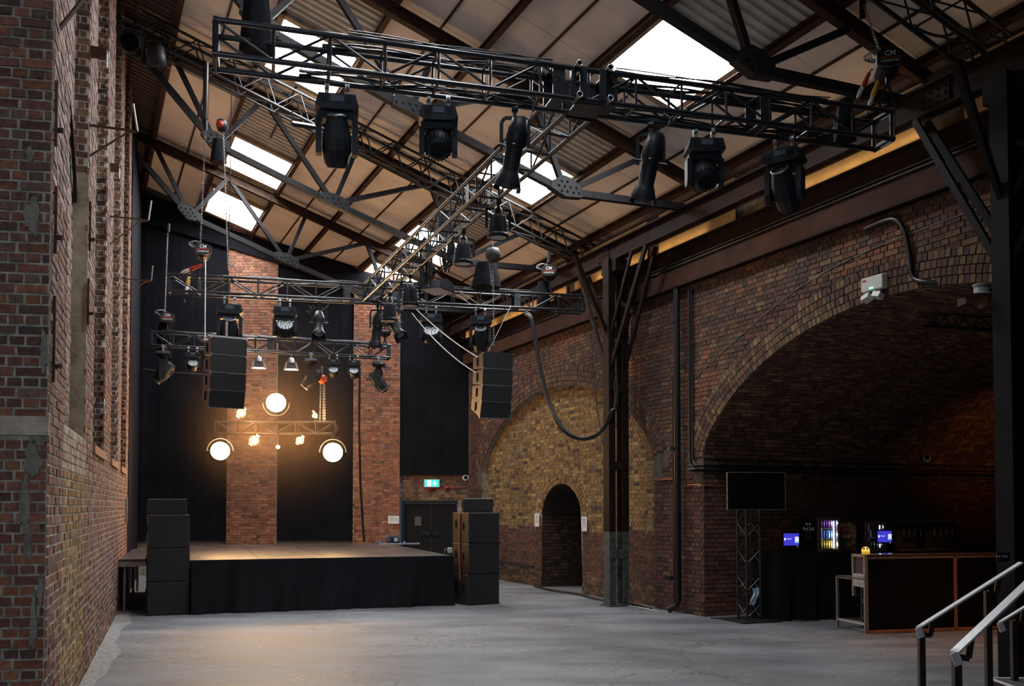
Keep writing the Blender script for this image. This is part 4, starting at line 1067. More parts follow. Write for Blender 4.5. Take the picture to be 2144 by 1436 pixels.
# ---------------------------------------------------------------- hoists and chains
def chain(mb, a, b, link=.04, r=.0055, w=.014):
    a = Vector(a); b = Vector(b); d = b-a; L = d.length; d.normalize(); n = int(L/(link*.78))
    x = d.cross(Vector((0, 1, 0)));
    if x.length < .1: x = d.cross(Vector((1, 0, 0)))
    x.normalize(); y = d.cross(x)
    for i in range(n):
        c = a+d*(L*(i+.5)/n); u = x if i % 2 else y
        pts = [c+d*(link/2*math.cos(t)*1.05)+u*(w*math.sin(t)) for t in np.linspace(0, 2*math.pi, 7)[:-1]]
        mb.path(pts, r, 4, closed=True)
def hoist(label, p, topz, sc=1.0, logo=True, bagside=-1, link=.035, top=None, rz=0):
    o = thing('chain_hoist', label, 'chain hoist', p, -math.atan2(p.x, p.y)+rz, 'electric chain hoists on the trusses'); s = sc
    mb = MB(); mb.bevbox((0, 0, 0), (.26*s, .40*s, .22*s), .05*s); mb.cyl((0, -.17*s, 0), (0, .2*s, 0), .13*s, 20); body = mb.build('motor_body', MT['blackm'], o)
    mb = MB(); mb.prism([(.145*s*max(-1, min(1, 1.25*math.cos(t))), .105*s*math.sin(t)) for t in np.linspace(0, 2*math.pi, 28)[:-1]], (0, -.215*s, 0), (1, 0, 0), (0, 0, 1), .05*s); cap = mb.build('end_cap', MT['blackm'], o)
    mb = MB(); mb.prism([(.148*s*max(-1, min(1, 1.25*math.cos(t))), .108*s*math.sin(t)) for t in np.linspace(0, 2*math.pi, 28)[:-1]], (0, -.205*s, 0), (1, 0, 0), (0, 0, 1), .012); mb.build('cap_rim', MT['galv'], o)
    if logo:
        fm = lambda z: face_M((0, -.2425*s, z), (1, 0, 0), (0, 0, 1))
        text('CM', .085*s, MT['white'], 'lettering', cap, fm(.042*s), .001, bold=True)
        text('LODESTAR', .042*s, MT['white'], 'lettering', cap, fm(-.045*s), .001, bold=True)
        mb = MB(); mb.box((0, -.243*s, -.004*s), (.24*s, .003, .014*s)); mb.build('logo_stripe', MT['red'], cap)
    mb = MB()
    for k in range(4):
        c = Vector((-.10*s-.02*k, -.06*s+.04*k, .12*s))
        mb.path([c+Vector((.09*s*math.cos(t), .02*math.sin(2*t+k), .06*s*math.sin(t)+.01*k)) for t in np.linspace(0, 2*math.pi, 15)[:-1]], .008*s, 6, closed=True)
    mb.build('control_lead', MT['cablegrey'], o)
    mb = MB()
    tp = Vector(top)-Vector(p) if top is not None else Vector((0, 0, topz-p.z))
    tl = Matrix.Rotation(-o.rotation_euler[2], 3, 'Z') @ tp
    chain(mb, (-.05*s, 0, .1*s), tl, link); mb.build('lift_chain', MT['galv'], o, kind='stuff')
    mb = MB(); mb.cyl(tl-Vector((0, 0, .18)), tl+Vector((0, 0, .02)), .04*s, 10); mb.build('top_hook', MT['blackm'], o)
    mb = MB(); mb.cyl((0, 0, -.1*s), (0, 0, -.26*s), .02*s, 8)
    for k in (-1, 1): mb.bar((0, 0, -.2*s), (k*.10*s, 0, -.52*s), .03, .008, (0, 1, 0))
    mb.build('bottom_sling', MT['cable'], o)
    return o
def bag(label, p, w, h, sc=1.0):
    def f(u, v):
        t = 2*math.pi*u; r = w/2*(.72+.35*v+.05*math.sin(7*t+3*v)); zz = -h*v
        return p+Vector((r*math.cos(t), r*.85*math.sin(t), zz))
    mb = MB(); mb.grid(f, 26, 10); mb.quad(*[f(i/26, 1) for i in range(26)])
    mb.M = None
    return tag(mb.build('chain_bag', MT['drape2'] if 'drape2' in MT else MT.setdefault('drape2', mat('bag_cloth', (.006, .007, .010), .9, spec=.15, bump=(9, .6)))), label, 'chain bag')
pr = at(1857, 138, 10.15)
hoist('chain hoist with round end cap lettering, above the right end of the front truss', pr, 7.9, .92, top=at(1806, 5, 10.6), rz=.15)
bag('big black chain bag hanging inside the left end of the front truss', at(536, 112, 8.15)+ZV*.62, .27, .62)
bag('black chain bag inside the right end of the front truss under the hoist', PA(LA-.50, 0)+Vector((0, .14, .40)), .20, .42)
o = thing('power_connector', 'red and white power plug hanging above the right end of the front truss', 'plug', at(1812, 170, 9.85), -.3)
def plug(o, c, col, tiltx):
    Q = Matrix.Rotation(tiltx, 3, 'Y')
    mb = MB(); mb.lathe([(.012, .14), (.03, .12), (.033, .02), (.038, .0), (.038, -.09), (.03, -.10), (.001, -.10)], 12, c, Q); mb.build('coloured_sleeve', MT[col], o)
    mb = MB(); mb.lathe([(.001, -.09), (.031, -.10), (.034, -.18), (.022, -.25), (.010, -.27)], 12, c, Q); mb.build('pale_sleeve', MT['white'], o)
    mb = MB(); b = Vector(c)+Q @ Vector((0, 0, .13)); mb.path([b, b+Vector((.03, 0, .05)), b+Vector((.06, .0, .04))], .011, 6); e = Vector(c)+Q @ Vector((0, 0, -.26)); mb.path([e, e+Vector((-.03, 0, -.06)), e+Vector((-.02, 0, -.13))], .010, 6); mb.build('lead', MT['cable'], o)
o.scale = (.72,)*3; plug(o, (0, 0, 0), 'red', .45)
o = thing('power_connector', 'yellow and white power plug beside the red one, above the front truss', 'plug', at(1832, 188, 9.9), -.3); o.scale = (.72,)*3; plug(o, (0, 0, 0), 'yellow', .35)
hoist('chain hoist with amber-lit underside above the left end of the middle truss', at(425, 528, 16.7), 9, .98, top=at(431, 252, 15.6))
o = thing('power_connector', 'yellow power plug hanging in the left end of the middle truss', 'plug', at(394, 588, 16.6), 0); plug(o, (0, 0, 0), 'yellow', .15)
o = thing('power_connector', 'red power plug resting on the left end of the middle truss', 'plug', at(408, 560, 16.6), 0); plug(o, (0, 0, 0), 'red', 1.2)
hoist('small-looking chain hoist above the left end of the stage truss', at(350, 668, 20.4), 8.6, 1.0, top=at(352, 470, 20.4))
hoist('chain hoist in front of the right pilaster above the end of the stage truss', at(806, 692, 21.6), 8, 1.0, top=at(806, 600, 21.6))
hoist('chain hoist above the right end of the middle truss beside the girder', at(1149, 572, 17.9), 8, .95, top=at(1150, 530, 17.9))
bag('black chain bag below the right-hand middle hoist', at(1137, 590, 17.9), .26, .58)
bag('black chain bag below the leftmost stage hoist', at(345, 676, 20.5), .32, .62)
o = thing('beam_trolley_hoist', 'round hoist block hung from the bolted plate chord, with chain loops', 'hoist', at(1032, 532, 16.4)); mb = MB(); mb.lathe([(.001, .13), (.10, .10), (.14, .02), (.13, -.08), (.06, -.14), (.001, -.15)], 16); mb.build('hoist_block', mat('grey_hoist', (.045, .040, .036), .6, noise=(12, .4, 4)), o)
mb = MB(); chain(mb, (0, 0, -.1), (.02, -.05, -1.66), .035); chain(mb, (-.06, 0, -.1), (-.02, 0, -.55), .035); mb.cyl((0, 0, .1), (0, 0, .45), .008, 6); mb.build('lift_chain', MT['galv'], o, kind='stuff')
bag('black cloth chain bag with grey edge hanging over the middle truss', at(1018, 552, 16.8), .50, .44)
o = thing('hand_chain_hoist', 'orange hand chain hoist hung under the stage truss, chains down to the low truss', 'hoist', at(674, 793, 21.5))
mb = MB(); mb.lathe([(.001, .10), (.07, .08), (.09, 0), (.08, -.08), (.03, -.12), (.001, -.12)], 14); mb.box((0, 0, 0), (.22, .10, .12)); mb.build('hoist_body', MT['orange'], o)
mb = MB(); mb.cyl((0, 0, .1), (0, 0, .3), .02, 8); mb.build('hook', MT['galv'], o)
mb = MB()
for x in (-.03, .03, .06): chain(mb, (x, 0, -.1), (x*1.3, 0, -1.0), .04)
mb.build('hand_chain', MT['galv'], o, kind='stuff')
o = thing('small_red_hoist', 'small hoist with a red cap below the rafter beside the pair of left skylights', 'hoist', at(465, 262, 15.4)); mb = MB(); mb.lathe([(.001, .10), (.08, .08), (.10, 0), (.07, -.10), (.001, -.12)], 14); mb.build('hoist_body', MT['blackm'], o)
mb = MB(); mb.lathe([(.001, -.125), (.05, -.12), (.055, -.09)], 12, Rm=Matrix.Rotation(R(-80), 3, 'X')); mb.build('red_cap', MT['red'], o)
mb = MB(); q = at(478, 565, 16.2)-at(465, 262, 15.4); chain(mb, (.02, 0, -.1), q, .035); mb.build('lift_chain', MT['galv'], o, kind='stuff')
bag('dark chain bag in front of the rafter beside the first left skylight', at(458, 292, 15.8), .26, .40)
def wire(label, pts, r=.006, m='cable', name='cable', cat='cable', group=None, n=6):
    mb = MB(); mb.path(pts, r, n); return tag(mb.build(name, MT[m]), label, cat, group)
def sag(a, b, k, n=14):
    a = Vector(a); b = Vector(b); return [a.lerp(b, i/n)-ZV*(k*4*(i/n)*(1-i/n)) for i in range(n+1)]
wire('thin steel rope dropping from the middle truss to the left speaker array', [at(430, 545, 16.4), at(429, 712, 16.0)], .012, 'galv', 'steel_rope', 'rope')
wire('long thin steel rope hanging from the ceiling past the two left skylights', [at(485, 185, 15.0), at(478, 575, 16.3)], .008, 'cable', 'steel_rope', 'rope')
wire('black webbing sling over the left end of the lattice girder, above a chain', [at(432, 130, 15.3), at(430, 250, 15.5)], .045, 'cable', 'webbing_sling', 'sling')
wire('upper pale wire slanting from the middle truss down to the right speaker array', sag(at(872, 648, 17.2), at(1000, 748, 16.2), .05), .010, 'galv', 'safety_wire', 'wire')
wire('lower pale wire slanting from the middle truss to the right speaker array', sag(at(862, 655, 17.2), at(996, 780, 16.2), .10), .010, 'galv', 'safety_wire', 'wire')
wire('thin wire from the right of the middle truss to the top of the speaker array', [at(1070, 640, 16.8), at(1022, 736, 16.3)], .006, 'galv', 'safety_wire', 'wire')
wire('thin pale wire tied across the left drape behind the small moving lights', sag(at(300, 772, 20.8), at(432, 783, 20.4), .02), .008, 'galv', 'safety_wire', 'wire')
# bundled cables along the trusses
def bundle(label, P, k, a, b, n, r=.010, amp=.03, dz=.035, m='cable', seed=1):
    if k == 3: amp *= .5; dz = .028
    rs = np.random.RandomState(seed); mb = MB()
    for i in range(n):
        ph = rs.uniform(0, 6, 3); off = rs.uniform(-.03, .03); z0 = rs.uniform(0, .05 if k < 3 else .015)
        pts = []
        for j in range(int((b-a)/.11)+1):
            s = a+.11*j; p = P(s, k)+ZV*(dz+z0+amp*math.sin(s*2.3+ph[0])*.6+amp*.5*math.sin(s*5.1+ph[1]))
            hv = nA*off; pts.append(p+hv+nA*(.02*math.sin(s*3+ph[2])))
        mb.path(pts, r, 5)
    return tag(mb.build('cable_bundle', MT[m]), label, 'cables')
bundle('loose black cables lying in the left half of the front truss', PA, 1, .7, 3.0, 7, seed=1, amp=.04)
bundle('cables draped over the upper tubes of the left half of the front truss', PA, 2, .9, 3.0, 6, seed=2)
bundle('few thin cables taped on the near top tube of the front truss', PA, 3, 1.1, 3.0, 3, r=.006, seed=3, amp=.02)
bundle('loose black cables running through the right half of the front truss', PA, 1, 3.6, LA-.5, 6, seed=4)
bundle('cables over the upper tubes of the right half of the front truss', PA, 2, 3.6, LA-.6, 6, seed=5)
bundle('thin cables on the near top tube right of the hub', PA, 3, 3.6, LA-.7, 3, r=.006, seed=6, amp=.02)
bundle('cables lying in the left half of the middle truss', PB, 2, .9, 3.4, 5, seed=7, m='cablegrey', r=.008)
bundle('cables lying on the right half of the middle truss', PB, 3, 3.8, 6.6, 5, seed=8, r=.009)
bundle('pale cables along the top of the right half of the stage truss', PE, 3, 2.2, LE-.3, 4, seed=9, m='cablegrey', r=.007)
bundle('black cables along the top of the left half of the stage truss', PE, 3, .2, 2.2, 4, seed=10, r=.008)
bundle('thick black cables packed along the far half of the long truss', PC, 1, 3.0, LC-.3, 8, seed=11, r=.012, amp=.05)
bundle('black cables lying in the near half of the long truss', PC, 2, .3, 3.6, 5, seed=12, r=.010, amp=.04)
def loops(label, px, py, Y, w, h, n, seed):
    rs = np.random.RandomState(seed); mb = MB(); c = at(px, py, Y)
    for i in range(n):
        ww = w*rs.uniform(.4, 1)/2; hh = h*rs.uniform(.8, 1); dx, dy = rs.uniform(-.04, .04, 2)
        pts = [c+Vector((dx+ww*math.cos(t), dy, -hh/2+hh/2*math.sin(t))) for t in np.linspace(0, 2*math.pi, 19)[:-1]]
        mb.path(pts, .010, 5, closed=True)
    return tag(mb.build('coiled_cable', MT['cable']), label, 'cables')
loops('hank of black cable hung on the long truss, left of the two', 893, 498, 14.6, .16, .78, 9, 3)
loops('thick hank of black cable hung on the long truss, right of the two', 934, 440, 14.0, .17, .95, 10, 4)
loops('small cable coil hanging beside the profile spotlight on the middle truss', 649, 640, 17.0, .15, .15, 4, 5)
# cable swag from the middle truss to the column
mb = MB(); A1, A2, A3 = at(1100, 655, 17.6), at(1205, 917, 16.9), at(1289, 858, 16.75)
pts = []
ctrl = [at(1098, 655, 17.6), at(1112, 668, 17.5), at(1124, 730, 17.4), at(1135, 790, 17.3), at(1152, 850, 17.2), at(1178, 897, 17.0), at(1212, 918, 16.9), at(1245, 912, 16.8), at(1268, 888, 16.75), at(1280, 862, 16.72), at(1288, 855, 16.72), at(1291, 830, 16.74), at(1290, 800, 16.76)]
def smooth(c, n=5):
    out = []
    for i in range(len(c)-1):
        p0, p1, p2, p3 = c[max(0, i-1)], c[i], c[i+1], c[min(len(c)-1, i+2)]
        for j in range(n):
            t = j/n; out.append(.5*((2*p1)+(p2-p0)*t+(2*p0-5*p1+4*p2-p3)*t*t+(3*p1-p0-3*p2+p3)*t*t*t))
    return out+[c[-1]]
sw = smooth(ctrl)
for i in range(5):
    ph = i*1.3; mb.path([p+Vector((.028*math.cos(ph+j*.06), .028*math.sin(ph+j*.06), .02*math.cos(ph*2+j*.05))) for j, p in enumerate(sw)], .017, 6)
tag(mb.build('cable_swag', MT['cable']), 'thick bundle of black cables swagging from the middle truss to the steel column', 'cables')
wire('thin black cord slanting down beside the blind arch to the column', [at(1237, 700, 17.5), at(1250, 860, 17.2), at(1268, 960, 17.0)], .012, 'cable', 'cord')
# ---------------------------------------------------------------- hanging speaker arrays
def array_box(o, z0, w, h, d, ang, zoff, yoff, xo=0):
    pass
def line_array(label, p, rz, n=4, w=.56, h=.285, curve=(2, 5, 10, 18), d=.55):
    """p is the top rear; each cabinet is a trapezoid tilted a little more than the one above"""
    root = None; z = 0.0; y = 0.0; out = []
    for i in range(n):
        a = R(curve[i])
        o = thing('array_speaker', label[i], 'speaker', p, rz, 'cabinets of the %s hanging speaker array' % ('right' if p.x > -2 else 'left'))
        Q = Matrix.Translation((0, y, z)) @ Matrix.Rotation(a, 4, 'X')
        m = MB(Q); H2 = h*.80
        v = [(-w/2, 0, 0), (w/2, 0, 0), (w/2, d, -.04), (-w/2, d, -.04), (-w/2, 0, -h), (w/2, 0, -h), (w/2, d, -h+.04), (-w/2, d, -h+.04)]
        m.add(v, [(0, 1, 2, 3), (7, 6, 5, 4), (3, 2, 6, 7), (0, 3, 7, 4), (1, 5, 6, 2), (0, 4, 5, 1)]); b = m.build('cabinet', MT['sub'], o)
        m = MB(Q); m.box((0, -.006, -h/2), (w-.01, .014, h-.012)); m.build('grille', MT['subfront'], o)
        for k in (-1, 1):
            m = MB(Q); m.prism([(.055*math.cos(t)+.0, .085*math.sin(t)) for t in np.linspace(0, 2*math.pi, 16)[:-1]], (k*(w/2+.002), d*.52, -h/2), (0, 1, 0), (0, 0, 1), .012); m.build('handle_recess', MT['dark'], o)
            m = MB(Q); m.bar((k*(w/2+.012), d*.52, -h/2-.07), (k*(w/2+.012), d*.52, -h/2+.07), .02, .02); m.build('handle', MT['blackm'], o)
        m = MB(Q)
        for k in (-1, 1):
            for zz in (-.012, -h+.012):
                m.box((k*(w/2), .0, zz), (.022, .03, .02))
        m.box((0, -.012, -h+.004), (w, .006, .006))
        m.build('rigging_pin', MT['galv'], o)
        z -= h*math.cos(a)+.004; y -= 0; y += h*math.sin(a)
        out.append(o)
    return out
LAp = at(1043, 739, 16.3)
la = line_array(['uppermost cabinet of the right hanging speaker array, lit brown on its side', 'second cabinet from the top of the right hanging speaker array', 'third cabinet from the top of the right hanging speaker array', 'lowest, most tilted cabinet of the right hanging speaker array'], LAp, .36)
LLp = at(480, 708, 15.3)
ll = line_array(['uppermost cabinet of the left hanging speaker array', 'second cabinet from the top of the left hanging speaker array', 'third cabinet from the top of the left hanging speaker array', 'lowest cabinet of the left hanging speaker array, behind the star lamp'], LLp, .52, w=.58, h=.287, curve=(2, 4, 9, 17), d=.55)
o = thing('flying_bar', 'thin metal flying bar on top of the left hanging speaker array', 'flying frame', LLp+ZV*.03, .52); mb = MB(); mb.box((0, .1, 0), (.64, .05, .03)); mb.box((0, .45, 0), (.64, .05, .03)); mb.build('bar', MT['galv'], o); mb = MB(); mb.cyl((0, .2, 0), (0, .2, .28), .02, 8); mb.build('hook', MT['galv'], o)
o = thing('flying_bar', 'flying bar on top of the right hanging speaker array', 'flying frame', LAp+ZV*.02, .36); mb = MB(); mb.box((0, .1, 0), (.58, .05, .02)); mb.box((0, .42, 0), (.58, .05, .02)); mb.build('bar', MT['blackm'], o)
# ---------------------------------------------------------------- speaker stacks on the floor
def cabinet(name, label, p, rz, w, h, d, group, handles=True, strap=False, grille=True):
    o = thing(name, label, 'speaker', p, rz, group)
    mb = MB(); mb.bevbox((0, d/2, h/2), (w, d, h-.004), .012); b = mb.build('cabinet', MT['sub'], o)
    mb = MB(); mb.box((0, -.004, h/2), (w-.03, .012, h-.035)); mb.build('grille', MT['subfront'], o)
    mb = MB()
    for k in (-1, 1):
        for z in (.018, h-.018): mb.box((k*(w/2-.008), -.004, z), (.022, .018, .022))
    mb.build('corner_cap', MT['blackm'], o)
    if handles:
        for k in (-1, 1):
            for yy, zz in ((d*.32, h*.56), (d*.78, h*.62)):
                mb = MB(); mb.prism([(.045*math.cos(t), .075*math.sin(t)) for t in np.linspace(0, 2*math.pi, 16)[:-1]], (k*(w/2+.001), yy, zz), (0, 1, 0), (0, 0, 1), .008); mb.build('handle_recess', MT['dark'], o)
                mb = MB(); mb.bar((k*(w/2+.008), yy, zz-.06), (k*(w/2+.008), yy, zz+.06), .018, .016); mb.build('handle', MT['blackm'], o)
    return o
sp0 = onfloor(352, 1288); sr = .40; hs = .557
for i, lb in enumerate(['bottom subwoofer of the left stack, standing on the floor', 'middle subwoofer of the left stack beside the stage', 'top subwoofer of the left stack, under the small cabinet']):
    cabinet('subwoofer', lb, sp0+ZV*(hs*i), sr, .655, hs, .70, 'subwoofers of the left stack')
cabinet('top_speaker', 'small speaker cabinet lying on top of the left subwoofer stack', sp0+ZV*(hs*3)+Vector((-.06, .06, 0)), sr-.02, .63, .265, .42, 'small cabinets on the stacks')
sp1 = onfloor(1011, 1267); sr1 = .50; hs1 = .565
for i, lb in enumerate(['bottom subwoofer of the right stack, standing on the floor', 'middle subwoofer of the right stack beside the stage', 'top subwoofer of the right stack with an orange strap down its lit side']):
    cabinet('subwoofer', lb, sp1+ZV*(hs1*i)+Vector((.02, .1, 0)), sr1, .635, hs1, .70, 'subwoofers of the right stack')
cabinet('top_speaker', 'small speaker cabinet on top of the right subwoofer stack', sp1+ZV*(hs1*3)+Vector((-.10, .25, 0)), .10, .565, .265, .40, 'small cabinets on the stacks')
q = Vector((math.cos(sr1), math.sin(sr1), 0)); qn = Vector((-math.sin(sr1), math.cos(sr1), 0)); e = sp1+Vector((.02, .1, 0))-q*(.635/2+.012)+qn*.36
wire('orange ratchet strap down the left side of the right subwoofer stack', [e+ZV*1.70, e+ZV*1.1+qn*.01, e+ZV*.45-qn*.02], .014, 'orange', 'ratchet_strap', 'strap')
# ---------------------------------------------------------------- stage
FL = onplane(270, 1174, (0, 15.25, 0), (0, 1, 0)); HS = .905
fl_ = onfloor(398, 1286); fr_ = onfloor(947, 1266.5); ds_ = (fr_-fl_).normalized(); ns_ = Vector((-ds_.y, ds_.x, 0))
st = thing('stage', 'low black stage deck made of platform sections', 'stage', fl_, rot_of(ds_))
Wd = (fr_-fl_).length; x0 = -1.16; nd = 5; wdk = (Wd-x0)/nd; dep = 1.62
for i in range(nd):
    for j in range(4):
        mb = MB(); y0 = j*dep; a, b = x0+i*wdk, x0+(i+1)*wdk
        if i == 0 and j == 3: continue
        y0 += .62 if i == 0 and j == 0 else 0; dep_ = dep-(.62 if i == 0 and j == 0 else 0)
        mb.box(((a+b)/2, y0+dep_/2, HS-.022), (wdk-.010, dep_-.010, .044)); mb.build('deck_section', MT['stage'], st)
        mb = MB()
        for yy in (y0+.02, y0+dep_-.02): mb.box(((a+b)/2, yy, HS-.085), (wdk-.02, .035, .08))
        for xx in (a+.02, b-.02): mb.box((xx, y0+dep_/2, HS-.085), (.035, dep_-.02, .08))
        mb.build('deck_frame', MT['alu'] if i == 0 else MT['blackm'], st)
for x in (x0+.09, -.05, Wd-.06):
    for j in range(4):
        mb = MB(); yl = .10+j*dep+(.62 if x < -.2 and j == 0 else 0); mb.cyl((x, yl, 0), (x, yl, HS-.05), .026, 10); mb.build('leg', MT['galv'], st)
mb = MB()
rs = np.random.RandomState(5)
for k in range(16):
    x, y = rs.uniform(0, Wd), rs.uniform(.3, 6); L = rs.uniform(.2, .8); a = rs.uniform(-.3, .3)+(1.4 if k % 3 else 0)
    mb.box((x, y, HS+.0015), (.02 if k % 3 else L, L if k % 3 else .02, .002), a*.1)
mb.build('tape_mark', MT['dark'], st, kind='stuff')
# skirt
def skirt_pt(u, v):
    L = Wd+.02; x = u*(L+.45)-.45
    fold = .020*math.sin(x*9)+.016*math.sin(x*17+1)+.028*v*math.sin(x*5.3+2*v)+.02*v*math.sin(x*23+v*4)
    z = (HS-.012)*(1-v)+.004
    sg = math.sin(u*math.pi*5)**2
    if x < 0:   # return round the left corner
        return fl_+ds_*(-.01+fold*.6-.12*v*abs(x))+ns_*(-x)*.9+ZV*z
    return fl_+ds_*x-ns_*(.035+fold*(.35+.65*v)+.05*v*v)+ZV*z
mb = MB(); mb.grid(skirt_pt, 220, 14); tag(mb.build('stage_skirt', MT['skirt']), 'black cloth skirt hung along the front of the stage', 'skirt')
mb = MB()
def fold2(u, v): x = -.02-.55*u*(.25+.75*v); return fl_+ds_*x+ns_*(.02+.02*math.sin(u*14+v*3))+ZV*(.62*(1-v)+.01)
mb.grid(fold2, 30, 12); tag(mb.build('skirt_tail', MT['skirt']), 'loose bunched tail of black cloth at the left corner of the stage', 'cloth')
# things on the stage
p = onplane(823, 1136, (0, 0, HS), (0, 0, 1)); p = at(823, 1136, 22.6); p.z = HS
def rz_(p): return -math.atan2(p.x, p.y)
o = thing('effects_machine', 'blue-grey box machine with a glass port, at the back right of the stage', 'stage machine', p, rz_(p)+.1)
mb = MB(); mb.prism([(-.15, 0), (.15, 0), (.15, .15), (.10, .20), (-.10, .20), (-.15, .15)], (0, .1, 0), (1, 0, 0), (0, 0, 1), .24); mb.build('housing', mat('blue_grey_paint', (.06, .085, .12), .45), o)
mb = MB(); mb.cyl((.06, -.03, .10), (.06, -.05, .10), .045, 16); mb.build('port', MT['led'], o); mb = MB(); mb.box((-.03, -.025, .10), (.07, .01, .11)); mb.box((0, -.02, .025), (.3, .02, .05)); mb.build('panel', MT['dark'], o)
mb = MB(); mb.path([(.1, .1, .2), (.12, .1, .27), (.16, .1, .25), (.15, .1, .05), (.2, .05, .02)], .008, 6); mb.build('lead', MT['cablegrey'], o)
for px, lb, k in ((847, 'small blue plug on the stage boards beside the box machine', 1), (796, 'small coil of cable with a blue plug on the stage, left of the box machine', 2)):
    p = at(px, 1136, 22.5); p.z = HS; o = thing('cable_plug', lb, 'plug', p); mb = MB(); mb.lathe([(.001, .07), (.03, .065), (.04, .03), (.035, 0), (.001, 0)], 12); mb.build('plug_body', MT['blue'], o)
    mb = MB(); mb.path([(.03, 0, .02), (.1, .02, .01), (-.02 if k == 2 else .16, .03, .01), (-.12 if k == 2 else .24, 0, .01)], .01, 6); mb.build('lead', MT['cable'], o)
p = at(836, 1141, 22.3); p.z = HS
o = thing('grey_plank', 'long pale grey board lying on the stage below the doorway', 'board', p, rz_(p)); mb = MB(); mb.box((0, 0, .015), (.95, .12, .03)); mb.build('board', MT['galv'], o); mb = MB(); mb.box((.46, 0, .017), (.03, .125, .03)); mb.build('end_cap', MT['white'], o)
p = at(942, 1152, 18.2)
o = thing('junction_box', 'pale socket box at the right edge of the stage beside the speaker stack', 'socket box', p, .2); mb = MB(); mb.bevbox((0, 0, 0), (.09, .08, .11), .01); mb.build('box', MT['white'], o); mb = MB(); mb.path([(-.03, 0, 0), (-.08, 0, .04), (-.12, 0, -.05), (-.12, 0, -.15)], .007, 6); mb.build('lead', MT['cablegrey'], o)
# ---------------------------------------------------------------- drapes on the back wall
def drape(label, s0, s1, z0, z1, p, amp=.012, fn=BW, seedf=0.0, m='drape'):
    def f(u, v):
        s = s0+(s1-s0)*u; return fn(s, z0+(z1-z0)*v, p+amp*math.sin(s*11+seedf)+amp*.7*math.sin(s*27+v*2+seedf))
    mb = MB(); mb.grid(f, 90, 4); return tag(mb.build('black_drape', MT[m]), label, 'drape')
drape('tall black drape between the left wall and the left brick pilaster', PIL[1][1]+.005, 8.95, HS-.0, 10.6, .10, .004)
drape('tall black drape between the two brick pilasters', PIL[0][1]+.005, PIL[1][0]-.005, HS-.0, 9.2, .10, .004, seedf=2)
drape('black drape right of the pilasters, ending above the doorway', -.12, PIL[0][0]-.005, 2.66, 7.6, .12, .004, seedf=4)
drape('black drape hanging along the far end of the left wall', 12.75, 18.2, 0, 10.7, .02, .008, fn=LW, seedf=1)
def fab(label, x, zb, zt, p=.13):
    mb = MB(); s = bws(x); mb.bar(BW(s, zb, p), BW(s, zt, p), .03, .02, NB); return tag(mb.build('drape_tape', MT['cablegrey'] if False else MT['dark']), label, 'tape')
wire('black cable running down the left edge of the right pilaster from the stage truss', [at(753, 775, 22.5), at(752, 900, 23.6), at(755, 1020, 24.1), at(762, 1134, 24.1)], .030, 'pipe', 'cable')
# exit sign, sounders, dome camera, notices
def sign_exit():
    s = (bws(889)+bws(920))/2; w = bws(889)-bws(920); zc = at(905, 1011, 24.4).z; base = BW(s, zc, .05)
    o = thing('exit_sign', 'green and white illuminated exit sign with running figure and down arrow, over the doorway', 'exit sign', base, rot_of(-DB))
    mb = MB(); mb.box((0, 0, 0), (w+.02, .06, .21)); mb.build('housing', MT['white'], o)
    mb = MB(); mb.box((0, -.032, 0), (w-.02, .006, .18)); f = mb.build('green_face', mat('exit_green', (.0, .35, .25), .4, emit=((.02, .42, .36), 1.5)), o)
    ew = mat('exit_white', (.9, 1, .95), .4, emit=((.85, 1, .95), 1.8))
    mb = MB(); mb.box((-.07, -.037, 0), (.10, .004, .15)); mb.build('door_symbol', ew, f)
    eg = mat('exit_dark_green', (.0, .2, .13), .4, emit=((.0, .25, .2), .8))
    mb = MB(); y = -.041
    mb.cyl((-.055, y, .05), (-.055, y-.002, .05), .013, 12)
    for a, b, t in (((-.06, .035), (-.075, -.01), .018), ((-.075, -.01), (-.055, -.03), .012), ((-.055, -.03), (-.06, -.065), .010), ((-.075, -.01), (-.095, -.035), .012), ((-.095, -.035), (-.115, -.035), .010), ((-.06, .03), (-.04, .01), .009), ((-.06, .03), (-.09, .02), .009), ((-.09, .02), (-.10, .0), .009)):
        mb.bar((a[0], y, a[1]), (b[0], y, b[1]), .004, t, (0, 1, 0)) if False else mb.bar((a[0], y, a[1]), (b[0], y, b[1]), t, .003, (0, 1, 0))
    mb.build('running_figure', eg, f)
    mb = MB(); mb.prism([(-.012, .07), (.012, .07), (.012, -.01), (.045, .02), (.045, -.012), (0, -.07), (-.045, -.012), (-.045, .02), (-.012, -.01)], (.075, -.037, 0), (1, 0, 0), (0, 0, 1), .004); mb.build('down_arrow', ew, f)
sign_exit()
for px, lb in ((902, 'red fire alarm sounder just under the exit sign'), (936, 'red fire alarm sounder right of the exit sign')):
    p = onplane(px, 1022.5, BW0, NB); o = thing('alarm_sounder', lb, 'fire alarm', p, rot_of(-DB), 'red fire alarm sounders'); Q = Matrix.Rotation(R(90), 3, 'X')
    mb = MB(); mb.lathe([(.03, 0), (.06, .02), (.07, .04), (.055, .08), (.03, .09), (.001, .09)], 18, Rm=Q); mb.build('bell_body', MT['red'], o); mb = MB(); mb.lathe([(.035, .085), (.02, .10), (.001, .10)], 12, Rm=Q); mb.build('centre', MT['blackm'], o)
wire('red conduit running along the brickwork beside the exit sign', [onplane(900, 1024, BW0+NB*.02, NB), onplane(985, 1020, BW0+NB*.02, NB)], .012, 'redpipe', 'red_conduit', 'conduit')
